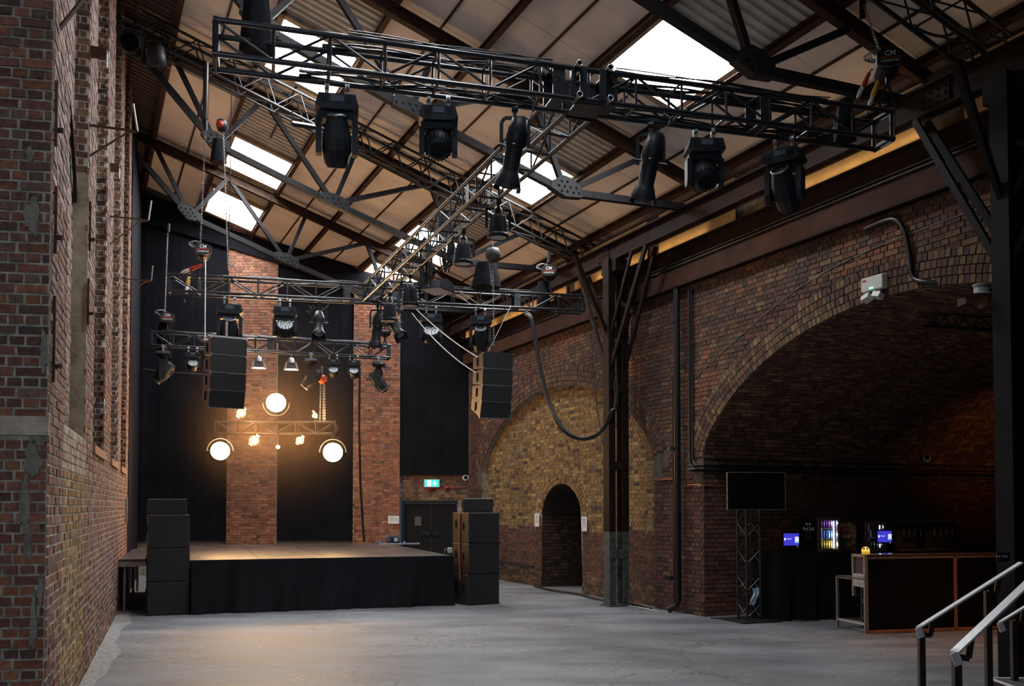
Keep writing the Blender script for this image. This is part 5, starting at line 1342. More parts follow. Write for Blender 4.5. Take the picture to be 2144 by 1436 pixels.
def domecam(label, p, rz, sc=1.0):
    o = thing('dome_camera', label, 'security camera', p, rz); Q = Matrix.Rotation(R(70), 3, 'X')
    mb = MB(); mb.lathe([(.07*sc, -.02*sc), (.085*sc, .0), (.085*sc, .035*sc), (.07*sc, .055*sc), (.055*sc, .06*sc)], 20, Rm=Q); mb.build('shell', MT['white'], o)
    mb = MB(); mb.lathe([(.055*sc, .058*sc), (.045*sc, .085*sc), (.001, .10*sc)], 18, Rm=Q); mb.build('camera_ball', MT['dark'], o)
    mb = MB(); mb.box((0, .03, .0), (.09*sc, .06*sc, .12*sc)); mb.build('bracket', MT['white'], o)
domecam('white dome security camera at the right end of the back wall', onplane(975, 1001, BW0+NB*.08, NB), rot_of(-DB))
def sheet(label, fn_p, ux, w, h, lines, icon=False):
    o = thing('paper_notice', label, 'notice', fn_p, rot_of(ux), 'paper notices'); mb = MB(); mb.box((0, -.004, 0), (w, .003, h)); s_ = mb.build('sheet', MT['paper'], o)
    for i, (tx, sz, z) in enumerate(lines): text(tx, sz, MT['ink'], 'lettering', s_, face_M((0, -.0065, z), (1, 0, 0), (0, 0, 1)))
    if icon:
        mb = MB(); mb.prism([(.035*math.cos(t), .035*math.sin(t)) for t in np.linspace(.4, math.pi-.4, 10)], (0, -.007, h*.22), (1, 0, 0), (0, 0, 1), .002)
        mb.prism([(.035*math.cos(t), .035*math.sin(t)) for t in np.linspace(math.pi+.4, 2*math.pi-.4, 10)], (0, -.007, h*.22), (1, 0, 0), (0, 0, 1), .002); mb.build('round_symbol', MT['ink'], s_)
    mb = MB(); mb.box((-w*.33, -.007, -h*.38), (.012, .002, .018)); mb.build('corner_mark', MT['ink'], s_)
    return o
sheet('white landscape notice with two lines of print on the right pilaster', onplane(824, 1088, BW0+NB*.18, NB), -DB, .29, .21, [('KEEP THIS', .040, .045), ('DOOR CLEAR', .040, -.005)])
UW = -D1   # image-right along the right wall
sheet('white notice with a round symbol, left of the small arched doorway', RW(6.42, 1.50, -.11), UW, .235, .30, [('NO ENTRY', .03, -.01), ('STAFF ONLY', .025, -.05)], True)
sheet('white notice with a round symbol, right of the small arched doorway', RW(4.22, 1.45, -.11), UW, .235, .30, [('NO ENTRY', .03, -.01), ('STAFF ONLY', .025, -.05)], True)
# ---------------------------------------------------------------- pipes and cables on the right wall
def pipe(label, pts, r, m='pipe', name='pipe', brackets=(), group=None):
    o = thing(name, label, 'pipe', pts[0], 0, group); pts = [Vector(p)-Vector(o.location) for p in pts]
    mb = MB(); mb.path(pts, r, 12); mb.build('pipe_run', MT[m], o)
    for z in brackets:
        c = pts[0].lerp(pts[-1], z); d = (pts[-1]-pts[0]).normalized()
        mb = MB(); mb.cyl(c-d*.03, c+d*.03, r*1.25, 12); mb.cyl(c, c-D2*.09, r*.25, 6); mb.build('collar', MT[m], o)
    return o
pipe('thick black downpipe on the brick pier between the two arches', [RW(.58, 5.52, .11), RW(.58, .22, .11), RW(.62, .13, .13), RW(.72, .05, .22)], .058, name='downpipe', brackets=(.1, .5, .9))
pipe('pair of black conduits right of the downpipe, bending along the vault springing', smooth([RW(.30, 5.45, .05), RW(.30, 4.0, .05), RW(.30, 2.75, .05), RW(.28, 2.5, .05), RW(.18, 2.42, .05), RW(-.02, 2.40, .04), VI(.4, 2.40, .04), VI(8.5, 2.42, .04)], 6), .026, name='conduit', brackets=())
pipe('second black conduit close beside the first on the pier', smooth([RW(.24, 5.45, .04), RW(.24, 4.0, .04), RW(.24, 2.75, .04), RW(.22, 2.56, .04), RW(.12, 2.49, .04), RW(-.02, 2.47, .04), VI(.4, 2.47, .04), VI(8.5, 2.49, .04)], 6), .016, name='conduit')
pipe('thin rusty pipe left of the downpipe on the brick pier', [RW(.80, 4.05, .04), RW(.80, .1, .04)], .020, 'rust', 'thin_pipe', (.3, .7))
pipe('copper pipe crossing the pier at head height behind the downpipe', [RW(1.45, 2.28, .03), RW(.60, 2.28, .03)], .011, 'copper', 'copper_pipe')
pipe('copper pipe running right from the downpipe into the vault', smooth([RW(.5, 2.14, .04), RW(.3, 2.17, .05), RW(.05, 2.16, .04), VI(.3, 2.14, .03), VI(4, 2.10, .03), VI(8, 2.12, .03)], 5), .010, 'copper', 'copper_pipe')
pipe('dark horizontal pipe low on the brick wall by the small arched doorway', [RW(10.0, .47, .02), RW(6.35, .45, .02)], .028, 'pipe', 'low_pipe')
wire('slack cables looping under the low pipe beside the arched doorway', smooth([RW(9.6, .42, .02), RW(9, .28, .03), RW(8.3, .40, .02), RW(7.5, .27, .03), RW(6.9, .40, .02), RW(6.4, .30, .03)], 8), .014, 'cable', 'cable_loop', 'cables')
wire('black cable lying on the floor along the foot of the right wall', smooth([RW(6.2, .02, .05), RW(5.2, .02, .18), RW(4.2, .02, .10), RW(3.2, .02, .22), RW(2.2, .02, .15), RW(1.2, .02, .25)], 8), .030, 'cable', 'floor_cable', 'cables')
wire('white cable lying on the floor between the steel column and the downpipe', smooth([RW(2.3, .012, .30), RW(1.6, .012, .26), RW(.9, .012, .30)], 6), .010, 'white', 'floor_cable', 'cables')
pipe('black pipe rising behind the steel column against the blind arch', [G(.12, -.30, 2.3), G(.12, -.30, 5.5)], .03, 'pipe', 'riser_pipe')
# emergency light
p = RW(-3.75, 4.64, .04)
o = thing('emergency_light', 'white twin-head emergency light with green lamps, on the brickwork above the vault', 'emergency light', p, rot_of(UW))
mb = MB(); mb.bevbox((0, -.03, .03), (.36, .10, .185), .01); b = mb.build('housing', MT['white'], o)
mb = MB(); mb.box((-.12, -.083, .08), (.06, .003, .022)); mb.build('red_label', MT['red'], b)
mb = MB()
for x in (-.02, .015): mb.lathe([(.001, .006), (.008, .004), (.009, 0)], 10, (x, -.082, -.03), Matrix.Rotation(R(90), 3, 'X'))
mb.build('green_lamp', mat('green_lamp', (.1, 1, .4), .4, emit=((.1, 1, .4), 8)), b)
for k in (-1, 1):
    mb = MB(); mb.cyl((k*.09, -.03, -.06), (k*.09, -.03, -.10), .015, 8); mb.box((k*.09-.01, -.05, -.14), (.12, .10, .07), 0, Matrix.Rotation(.25*k, 3, 'Y') @ Matrix.Rotation(-.4, 3, 'X')); mb.build('lamp_head', MT['white'], o)
wire('thick black cable snaking from the wall beam past the emergency light', smooth([RW(-3.6, 5.42, .06), RW(-4.05, 5.42, .07), RW(-4.22, 5.25, .06), RW(-4.3, 4.9, .05), RW(-4.35, 4.62, .05), RW(-4.6, 4.50, .04), RW(-4.9, 4.42, -.2), RW(-5.2, 4.25, -.7), RW(-5.5, 4.1, -1.2)], 7), .032, 'cable', 'cable', 'cables')
wire('thin white cable tacked along the brickwork above the vault', smooth([RW(.2, 3.95, .02), RW(-1.2, 4.55, .02), RW(-2.6, 5.0, .02), RW(-4.2, 5.18, .02), RW(-6.5, 5.22, .02)], 6), .005, 'cablegrey', 'thin_cable', 'cables')
domecam('small white security camera on the springing line inside the vault', VI(5.0, 2.70, .08), rot_of(-D2)-.6, .9)
# hanging truss piece and bracket inside the vault
o = thing('stored_truss', 'dark open-ended truss section hanging inside the vault behind the right column', 'truss', at(1922, 651, 12.6))
e1, e2, e3 = Vector((0, 0, 0)), at(1955, 650, 13.0)-at(1922, 651, 12.6), at(1935, 682, 12.7)-at(1922, 651, 12.6); dv = Vector((1.6, .45, .0))
for e in (e1, e2, e3):
    mb = MB(); mb.cyl(e, e+dv, .024, 12, caps=False); mb.lathe([(.016, 0), (.026, 0)], 12, e-dv.normalized()*.002, (-dv).to_track_quat('Z', 'Y').to_matrix()); mb.build('main_tube', MT['trussdull'], o)
mb = MB()
for i in range(5):
    for a, b in ((e1, e3), (e2, e3), (e1, e2)): mb.cyl(a+dv*(i/5), b+dv*((i+.5)/5), .010, 6); mb.cyl(b+dv*((i+.5)/5), a+dv*((i+1)/5), .010, 6)
mb.build('brace', MT['trussdull'], o)
p = at(2040, 621, 9.9); o = thing('bracket_shelf', 'rusty bracket plate on the right column with a grey fitting on it', 'bracket', p, 0)
mb = MB(); mb.prism([(-.20, -.1), (.0, -.16), (.5, -.16), (.5, .16), (-.05, .16)], (0, 0, 0), (1, 0, 0), (0, 1, 0), .012); mb.box((-.13, 0, -.05), (.012, .2, .08)); mb.box((.1, 0, -.06), (.012, .2, .11)); mb.build('plate', MT['rust'], o)
mb = MB(); mb.lathe([(.13, .006), (.10, .03), (.08, .04), (.08, .09), (.06, .10), (.09, .11), (.09, .13), (.001, .135)], 14, (.08, 0, 0)); mb.build('fitting', mat('grey_fitting', (.22, .25, .24), .6), o)
o = thing('column_plaque', 'small dark plaque with pale letters on the right column', 'plaque', at(2100, 1166, 9.45), -.1); mb = MB(); mb.box((0, 0, 0), (.125, .02, .08)); mb.box((0, -.012, .043), (.13, .02, .008)); mb.box((-.01, -.012, -.045), (.10, .02, .008)); b = mb.build('plate', MT['dark'], o)
text('FIT TRY', .034, MT['paper'], 'lettering', b, face_M((-.012, -.0115, .005), (1, 0, 0), (0, 0, 1)), bold=True)
# ---------------------------------------------------------------- screen on a truss stand
b0 = onfloor(1569, 1299); o = thing('truss_stand', 'upright black truss stand carrying the dark screen, left of the bar', 'stand', b0, .35, None)
hz = 2.02; w = .125
for x in (-w, w):
    for y in (-w, w): mb = MB(); mb.cyl((x, y, .02), (x, y, hz), .021, 10); mb.build('main_tube', MT['trussdull'], o)
nb = 9
for f, (ax, s_) in enumerate((('x', -1), ('x', 1), ('y', -1), ('y', 1))):
    for i in range(nb):
        z0, z1 = .05+i*(hz-.1)/nb, .05+(i+1)*(hz-.1)/nb; k = 1 if i % 2 else -1
        a = (k*w, s_*w, z0) if ax == 'x' else (s_*w, k*w, z0); b = (-k*w, s_*w, z1) if ax == 'x' else (s_*w, -k*w, z1)
        mb = MB(); mb.cyl(a, b, .0095, 6, caps=False); mb.build('brace', MT['truss'], o)
mb = MB(); mb.box((0, 0, .012), (.72, .72, .018)); mb.build('base_plate', MT['trussdull'], o)
pT = b0+Vector((0, -.22, 0)); o = thing('flat_screen', 'large dark switched-off screen with a thin metal edge, on the truss stand', 'screen', Vector((pT.x+.07, pT.y, at(1582, 1028, pT.y).z)), -.30+.37)
mb = MB(); mb.box((0, .02, 0), (.925, .04, .585)); b = mb.build('case', MT['dark'], o); mb = MB(); mb.box((0, -.003, 0), (.905, .006, .565)); mb.build('screen', MT['screenoff'], b)
mb = MB()
for x, z, a, c in ((-.463, 0, .008, .59), (.463, 0, .005, .59), (0, .293, .93, .006), (0, -.293, .93, .006)): mb.box((x, .012, z), (a, .035, c))
mb.build('metal_edge', MT['alu'], b); mb = MB(); mb.box((0, .07, -.1), (.3, .08, .3)); mb.build('mount', MT['blackm'], o)
def rag(u, v):
    return b0+Vector((.04+.10*(u-.5)+.03*math.sin(v*5), -.19+.02*math.sin(u*12+v*4), .52-.26*v+.05*abs(u-.4)))
mb = MB(); mb.grid(rag, 12, 10); tag(mb.build('rag', MT['rag']), 'pale blue rag hung on the truss stand under the screen', 'rag')
rs = np.random.RandomState(8)
for i, lb in enumerate(['black cable on the floor left of the screen stand', 'black cable on the floor in front of the screen stand', 'black cable trailing right from the screen stand towards the bar']):
    a = onfloor(1480+i*60, 1296+i*2); wire(lb, smooth([a+Vector((rs.uniform(-.1, .1)+j*.16, rs.uniform(-.07, .07), .012)) for j in range(7)], 5), .014, 'cable', 'floor_cable', 'cables')
# ---------------------------------------------------------------- back counter with cloth
bar_rz = .235; bo = onfloor(1815, 1327); bx = Vector((math.cos(bar_rz), math.sin(bar_rz), 0)); by = Vector((-bx.y, bx.x, 0))
tb0 = onfloor(1626, 1300)+Vector((0, .05, 0)); Hc = 1.065
o = thing('back_counter', 'long back counter draped in black cloth behind the bar', 'table', tb0, bar_rz)
LBk = 4.1; mb = MB(); mb.box((LBk/2, .36, Hc-.02), (LBk, .72, .04)); mb.build('tabletop', MT['dark'], o)
for x in (.06, LBk/2, LBk-.06):
    for y in (.05, .67): mb = MB(); mb.box((x, y, (Hc-.04)/2), (.05, .05, Hc-.04)); mb.build('leg', MT['blackm'], o)
def tc(u, v):
    x = -.5+u*(LBk+.5); z = Hc*(1-v)+.006; f = .03*math.sin(x*13)+.02*math.sin(x*29+v*3); out = .03+.07*v
    if x < 0: p = Vector((-.015-out*.6+f*v, -x*1.3, z))
    else: p = Vector((x, -out-f*v, z))
    return tb0+bx*p.x+by*p.y+ZV*p.z
mb = MB(); mb.grid(tc, 170, 10)
tag(mb.build('black_tablecloth', MT['cloth']), 'black cloth hanging in folds from the back counter', 'tablecloth')
def onbar(x, y=.3, z=Hc): return tb0+bx*x+by*y+ZV*z
def barx(px, y=.3):
    lo, hi = -1., 6.
    for _ in range(40):
        m_ = (lo+hi)/2
        if proj(onbar(m_, y))[0] < px: lo = m_
        else: hi = m_
    return lo
# fridges
def fridge(label, pxl, pxr, h, lit, brand, dd_=.42, rz=0.0):
    w = .62 if False else abs(barx(pxr)-barx(pxl)); x = (barx(pxl)+barx(pxr))/2
    o = thing('drinks_fridge', label, 'fridge', onbar(x, .16), bar_rz+rz); t = .03
    K = MT['dark']
    mb = MB()
    mb.box((-w/2+t/2, dd_/2, h/2), (t, dd_, h)); mb.box((w/2-t/2, dd_/2, h/2), (t, dd_, h)); mb.box((0, dd_/2, h-t/2), (w-2*t, dd_, t)); mb.box((0, dd_/2, t/2+.005), (w-2*t, dd_, t+.01)); mb.box((0, dd_-t/2, h/2), (w-2*t, t, h-2*t)); b = mb.build('body', K, o)
    lin = mat('fridge_lining', (.75, .78, .9), .5)
    mb = MB(); mb.box((0, dd_-t-.004, h/2), (w-2*t-.004, .006, h-2*t-.004)); mb.build('lining', lin, o)
    fr = MB(); fm = .045
    for xx in (-w/2+fm/2, w/2-fm/2): fr.box((xx, -.02, h/2), (fm, .036, h))
    for zz in (fm/2, h-fm/2): fr.box((0, -.02, zz), (w-2*fm, .036, fm))
    d_ = fr.build('door', MT['fridgedoor'] if 'fridgedoor' in MT else MT.setdefault('fridgedoor', mat('fridge_door_frame', (.10, .065, .07), .4)), o)
    g = MT.get('glass')
    if g is None:
        g = bpy.data.materials.new('fridge_glass'); g.use_nodes = True; nt = g.node_tree; nt.nodes.clear()
        ou = nt.nodes.new('ShaderNodeOutputMaterial'); m1 = nt.nodes.new('ShaderNodeMixShader'); tr = nt.nodes.new('ShaderNodeBsdfTransparent'); gl = nt.nodes.new('ShaderNodeBsdfGlossy'); gl.inputs['Roughness'].default_value = .02; fz = nt.nodes.new('ShaderNodeFresnel')
        nt.links.new(fz.outputs[0], m1.inputs[0]); nt.links.new(tr.outputs[0], m1.inputs[1]); nt.links.new(gl.outputs[0], m1.inputs[2]); nt.links.new(m1.outputs[0], ou.inputs[0]); MT['glass'] = g
    mb = MB(); mb.box((0, -.02, h/2), (w-2*fm, .004, h-2*fm)); mb.build('glass', g, d_)
    cans = []
    zs = [(.05, 'y'), (.05+.155, 'b'), (.05+.31, 'p')] if brand else [(.05, 'd'), (.05+.2, 'g')]
    zs = [(z*h/.53, k) for z, k in zs]
    for z, k in zs[1:]: mb = MB(); mb.box((0, dd_/2-.02, z-.006), (w-2*t-.01, dd_-.09, .006)); mb.build('shelf', MT['galv'], o)
    cc = dict(y=[(.62, .46, .05), (.55, .40, .04)], b=[(.03, .10, .42), (.35, .42, .55), (.05, .2, .55)], p=[(.10, .04, .35), (.35, .03, .12), (.12, .10, .40)], d=[(.12, .12, .05), (.05, .05, .05)], g=[(.10, .50, .12), (.35, .37, .38)])
    names = dict(y='yellow can on the bottom shelf of the lit fridge', b='blue and silver can on the middle shelf of the lit fridge', p='purple can on the top shelf of the lit fridge', d='dark can on the lower shelf of the dim fridge', g='tall can on the upper shelf of the dim fridge')
    for z, k in zs:
        n = 6 if brand else 5; n = n if k != 'g' else 2
        for i in range(n):
            cr = .026; xx = -w/2+.075+i*(w-.15)/6*1.0 if brand else -w/2+.08+i*.062
            if xx > w/2-.07: continue
            c = cc[k][i % len(cc[k])]; key = 'can_%s%d' % (k, i % len(cc[k]))
            if key not in MT: MT[key] = mat('can_paint', c, .3, metal=.3)
            mb = MB(); hh = .125*h/.53; mb.lathe([(.001, 0), (cr*.85, .0), (cr, .008), (cr, hh-.012), (cr*.8, hh), (.001, hh)], 14)
            q = onbar(x, .16)+bx*xx+by*(.07)+ZV*(z+.004); co = mb.build('drink_can', MT[key]); co.location = q
            rk = ('first', 'second', 'third', 'fourth', 'fifth', 'sixth')[i]; nm = names[k] if k not in 'bg' else names[k].replace('blue and silver', ('dark blue', 'silver', 'bright blue')[i % 3]).replace('tall can', ('green can', 'silver can')[i % 2]); tag(co, nm.replace(' on the', ', %s from the left on the' % rk, 1), 'can', names[k].split(' on the')[0]+'s in the fridges')
    if lit:
        for xx in (w/2-t-.03,):
            mb = MB(); mb.box((xx, .05, h/2), (.014, .014, h-2*t-.06)); mb.build('light_strip', mat('fridge_strip', (1, 1, 1), .5, emit=((.80, .80, 1.0), 5 if brand else .8)), o)
        for zz in (.12, h*.5, h-.09): point('fridge_glow', onbar(x, .16)+bx*(w/2-.075)+by*.02+ZV*zz, 1.6 if brand else .22, (.82, .85, 1.0), .005)
    return o, w
MT['fridgedoor'] = mat('fridge_door_frame', (.10, .065, .07), .4)
fo, fw = fridge('brightly lit small fridge of drink cans with a lettered dark side, on the back counter', 1700, 1748, .56, True, True, rz=.10)
side = MB(); side.box((-fw/2-.003, .22, .28), (.004, .40, .50)); sp_ = side.build('side_panel', MT['screenoff'], fo)
SM = lambda z, y: face_M((-fw/2-.0065, y, z), (0, -1, 0), (0, 0, 1))
text('Red Bull', .085, mat('side_letter', (.35, .42, .42), .5), 'lettering', sp_, SM(.375, .22), bold=True)
mb = MB()
for k in (-1, 1): mb.prism([(k*.01, 0), (k*.02, .03), (k*.05, .035), (k*.085, .01), (k*.06, .0), (k*.03, -.01)], (-fw/2-.0065, .22, .44), (0, -1, 0), (0, 0, 1), .001)
mb.build('side_emblem', mat('side_letter2', (.35, .42, .42), .5), sp_)
mb = MB()
for y_, z_, a, c in ((.22, .32, .11, .006), (.22, .23, .11, .006), (.165, .275, .006, .09), (.275, .275, .006, .09)): mb.box((-fw/2-.007, y_, z_), (.004, a, c))
mb.build('side_plate_frame', MT['alu'], sp_)
fridge('dim small fridge with one green can, right of the colourful board', 1800, 1842, .49, True, False)
# colourful board
x0_, x1_ = barx(1756, .35), barx(1794, .35); o = thing('poster_board', 'colourful cartoon-style lettered board between the two small fridges', 'poster board', onbar((x0_+x1_)/2, .35, Hc), bar_rz)
w = x1_-x0_; mb = MB(); mb.box((0, .01, .24), (w, .02, .48)); b = mb.build('board', mat('board_dark', (.06, .045, .05), .6), o)
rs = np.random.RandomState(3); cl = [(.36, .08, .05), (.30, .24, .05), (.34, .05, .10), (.42, .18, .04)]
for i, (x, z, a, L_) in enumerate([(-.10, .43, 0, .17), (.07, .42, -.6, .16), (-.06, .34, .25, .22), (.10, .33, -.1, .12), (.11, .24, 1.5, .13), (.06, .13, .3, .17), (.10, .05, -.6, .14), (-.08, .13, 0.02, .2)]):
    c = cl[i % 4] if i < 7 else (.10, .08, .08)
    mb = MB(); mb.box((x, -.003, z), (min(L_, w*.75), .004, .055), 0, Matrix.Rotation(-a, 3, 'Y')); mb.build('painted_strip', mat('board_paint', c, .5), b)
    mb = MB(); mb.box((x, -.002, z), (min(L_, w*.75)+.012, .003, .066), 0, Matrix.Rotation(-a, 3, 'Y')); mb.build('strip_outline', mat('board_outline', (.25, .2, .18), .5), b)
text('PARTY', .085, mat('board_letter', (.7, .65, .6), .5), 'lettering', b, face_M((.03, -.008, .245), (1, 0, .05), (-.05, 0, 1)), bold=True)
# till screens
def till(label, pxl, pxr, z, y=-.02):
    a, b_ = barx(pxl, y), barx(pxr, y); w = b_-a; o = thing('till_screen', label, 'screen', onbar((a+b_)/2, y+.10, Hc), bar_rz)
    mb = MB(); mb.bevbox((0, 0, .012), (.2, .16, .024), .008); mb.bar((0, .01, .02), (0, .0, z-.02), .05, .03, (0, 1, 0)); mb.build('stand', MT['dark'], o)
    h = w*.72; mb = MB(); mb.box((0, -.02, z+.06), (w+.05, .03, h+.05)); b = mb.build('bezel', MT['dark'], o)
    mb = MB(); mb.box((0, -.037, z+.06), (w, .004, h)); s_ = mb.build('screen', mat('till_blue', (.02, .02, .3), .3, emit=((.035, .03, .42), 1.1)), b)
    wh = mat('till_white', (.8, .8, .9), .4, emit=((.62, .66, .95), .9))
    mb = MB(); mb.prism([(.018*math.cos(t), .022*math.sin(t)) for t in np.linspace(0, 6.28, 12)[:-1]], (-w*.42, -.041, z+.065), (1, 0, 0), (0, 0, 1), .002); mb.build('screen_emblem', wh, s_)
    text('TALLY', .030, wh, 'lettering', s_, face_M((-w*.13, -.0405, z+.068), (1, 0, 0), (0, 0, 1)), bold=True)
    mb = MB(); mb.box((w*.37, -.040, z+.055), (w*.25, .003, h*.5)); mb.build('screen_card', wh, s_)
    mb = MB(); mb.box((w*.37, -.0425, z+.02), (w*.25, .003, h*.12)); mb.build('card_strip', mat('till_green', (.3, .7, .6), .4, emit=((.3, .7, .55), .7)), s_)
    mb = MB(); mb.lathe([(.001, .003), (.005, 0)], 8, (w*.4, -.036, z+.06-h/2-.012), Matrix.Rotation(R(90), 3, 'X')); mb.build('power_light', mat('till_led', (.1, .8, .1), .4, emit=((.1, .9, .1), 3)), b)
till('blue glowing till screen at the left end of the back counter, before the lettered fridge', 1645.5, 1677, .155, -.04)
till('blue glowing till screen right of the dim fridge', 1843, 1872, .185, .05)
# drinks dispensers
for a, b_, lb in ((1882, 1929, 'dark drinks dispenser with four spouts, left of the two on the back counter'), (1946, 1995, 'dark drinks dispenser with four spouts, right of the two on the back counter')):
    x0_, x1_ = barx(a, .2), barx(b_, .2); w = x1_-x0_; o = thing('drinks_dispenser', lb, 'dispenser', onbar((x0_+x1_)/2, .2), bar_rz, 'drinks dispensers')
    mb = MB(); mb.box((0, .02, .425), (w, .24, .12)); mb.build('head', MT['fixture'], o); mb = MB(); mb.box((0, .02, .49), (w+.01, .25, .012)); mb.build('top_edge', MT['alu'], o)
    mb = MB(); mb.box((0, .12, .21), (w*.9, .03, .42)); mb.box((0, .0, .02), (w, .3, .04)); mb.build('body', mat('dispenser_back', (.20, .09, .04), .5), o)
    for k in range(4):
        x = -w/2+w*(k+.5)/4; mb = MB(); mb.cyl((x, -.06, .37), (x, -.065, .24), .006, 8); mb.build('spout', MT['galv'], o)
        mb = MB(); mb.lathe([(.004, .0), (.012, -.03), (.014, -.09), (.004, -.10)], 10, (x, -.065, .25)); mb.build('tap_handle', MT['dark'], o)
# ---------------------------------------------------------------- bar counter
Hb = 1.12
def barunit(label, x0, L, end):
    o = thing('bar_counter', label, 'bar counter', bo+bx*x0, bar_rz, 'bar counter sections')
    mb = MB(); mb.box((L/2, .015, Hb/2), (L-.02, .03, Hb-.06)); mb.build('front_panel', MT['ply'], o)
    mb = MB(); mb.box((L/2, .18, Hb-.012), (L-.004, .40, .024)); mb.build('top_board', mat('bar_top', (.05, .03, .02), .18, spec=.7), o)
    for z, hh in ((Hb-.035, .055), (.03, .04)): mb = MB(); mb.box((L/2, -.006, z), (L-.004, .012, hh)); r_ = mb.build('edge_rail', MT['alu'] if z > .5 else MT['wood'], o)
    mb = MB(); mb.box((L/2, -.006, Hb-.002), (L-.004, .03, .008)); mb.build('edge_strip', MT['alu'], o)
    mb = MB()
    for i in range(int(L/.12)): mb.cyl((.06+i*.12, -.011, Hb-.04), (.06+i*.12, -.0145, Hb-.04), .006, 6)
    mb.build('screw', MT['galv'], o, kind='stuff')
    for x in (.012, L-.012): mb = MB(); mb.box((x, -.004, Hb/2), (.022, .016, Hb)); mb.build('corner_post', MT['alu'] if x < .1 and end else MT['wood'], o)
    return o
b1 = barunit('black-fronted bar counter section with metal-edged top, left end with open frame', 0, 1.46, True)
b2 = barunit('second black-fronted bar counter section, partly behind the right column', 1.465, 1.5, False)
mb = MB()
for y in (.02, .30): mb.box((.0, y, Hb/2+.25 if y > .1 else Hb/2), (.04, .035, .60 if y > .1 else Hb))
mb.box((0, .16, Hb-.02), (.04, .30, .035)); mb.build('end_frame', MT['alu'], b1)
mb = MB(); mb.box((.01, .16, .95), (.01, .25, .26)); mb.build('end_panel', mat('end_panel', (.05, .03, .04), .5), b1)
for i in range(4): mb = MB(); mb.box((-.012, .16, .80-i*.048+.02), (.012, .27-.01*(i % 2), .042), 0, Matrix.Rotation(.02*(i-1), 3, 'X')); mb.build('plank', MT['slat'], b1)
o = thing('shelf_frame', 'low open metal-edged frame with a shelf, at the left end of the bar', 'shelf frame', bo+by*.02, bar_rz)
z1 = .775; dl_ = .70
for y in (.0, dl_):
    for x in (.0, .42):
        mb = MB(); mb.box((x, y, z1/2), (.032, .032, z1)); mb.build('leg', MT['alu'] if x < .1 else MT['galv'], o)
    mb = MB(); mb.box((.21, y, .12), (.42, .028, .028)); mb.build('cross_rail', MT['alu'], o)
for x in (0, .42):
    for z in (z1-.015, .13): mb = MB(); mb.box((x, dl_/2, z), (.03, dl_, .03)); mb.build('side_rail', MT['slat'] if z < .3 and x < .1 else MT['alu'], o)
mb = MB(); mb.box((.21, dl_/2, z1-.005), (.46, dl_+.03, .012)); mb.build('shelf', MT['dark'], o)
mb = MB()
for z in (.35, .5): mb.box((.3, dl_/2, z), (.25, .5, .01))
mb.build('inner_shelf', MT['dark'], o)
# things in and on the frame: cups below, glass jar candle on the bar
for i in range(4):
    mb = MB(); mb.lathe([(.001, 0), (.032, 0), (.042, .11), (.040, .11), (.030, .005)], 12); c = mb.build('cup', mat('dim_cup', (.12, .13, .13), .4) if i == 0 else bpy.data.materials['dim_cup']); c.location = bo+bx*.26+by*(.14+i*.10)+ZV*.36
    tag(c, 'dim pale cup, %s back on the shelf inside the open frame' % ('nearest', 'second', 'third', 'farthest')[i], 'cup', 'cups in the open frame')
cp = bo+bx*.035+by*.10+ZV*Hb; cp = onplane(1812.5, 1156, bo+by*.10, by); cp.z = Hb
o = thing('jar_candle', 'lit yellow-green candle in a glass jar on the left end of the bar', 'candle', cp)
mb = MB(); mb.lathe([(.001, .004), (.052, .004), (.056, .015), (.056, .062), (.001, .062)], 20); mb.build('wax', mat('candle_wax', (.55, .50, .10), .5, emit=((1.0, .55, .05), .35)), o)
mb = MB(); mb.lathe([(.058, .0), (.061, .01), (.061, .082), (.050, .092), (.050, .105), (.046, .105), (.046, .09)], 20); mb.build('glass_jar', MT['glass'], o)
mb = MB(); mb.lathe([(.001, .062), (.006, .072), (.007, .080), (.001, .10)], 8); mb.build('flame', mat('flame', (1, .6, .2), .5, emit=((1, .62, .2), 25)), o)
point('candle_glow', cp+ZV*.13, 1.2, (1, .5, .15), .02)
for px, y, lb in ((1648, 1298, 'blue plug lying on the floor left of the black cloth'),):
    p = onfloor(1625, 1296); o = thing('cable_plug', lb, 'plug', p); mb = MB(); mb.lathe([(.001, .07), (.03, .065), (.038, .03), (.03, 0), (.001, 0)], 12); mb.build('plug_body', MT['blue'], o)
# ---------------------------------------------------------------- handrails and steps
def rail(label, A, B, posts, r=.022, hook=True, w=.05):
    o = thing('handrail', label, 'handrail', A, 0, 'handrails of the steps'); B = Vector(B)-Vector(A); d = B.normalized()
    mb = MB(); mb.bar((0, 0, 0), B, w, .014, ZV); mb.bar((0, 0, 0), d*.03+ZV*-.0, w, .014, ZV); mb.build('rail', MT['hand'], o)
    if hook: mb = MB(); mb.bar((0, 0, .0), (.028, .0, -.075), .05, .012, (0, 1, 0)); mb.build('turned_end', MT['hand'], o)
    for t, drop, zb in posts:
        q = B*t; off = Vector((-.09, 0, 0))
        mb = MB(); mb.bar(q+Vector((.0, 0, -.01)), q+Vector((-.02, 0, -.13)), .04, .012, (0, 1, 0)); mb.bar(q+Vector((-.02, 0, -.13)), q+off+Vector((0, 0, -.12)), .04, .035, ZV); mb.build('crank_bracket', MT['post'], o)
        mb = MB(); mb.box((q.x+off.x, q.y, (q.z-.11+(zb-A[2]))/2), (.045, .045, q.z-.11-(zb-A[2]))); mb.build('post', MT['post'], o)
    return o
r2a = at(1922, 1314, 7.2); r2b = at(2138, 1178, 7.32)
rail('farther white-topped handrail on rusty posts, at the bottom right corner', r2a, r2b, [(.14, 0, 0), (.78, 0, 0)])
r1a = at(1998, 1366, 5.6); r1b = at(2205, 1170, 6.0)
rail('nearest bright white handrail at the bottom right corner', r1a, r1b, [(.16, 0, 0), (.97, 0, 0)], w=.06)
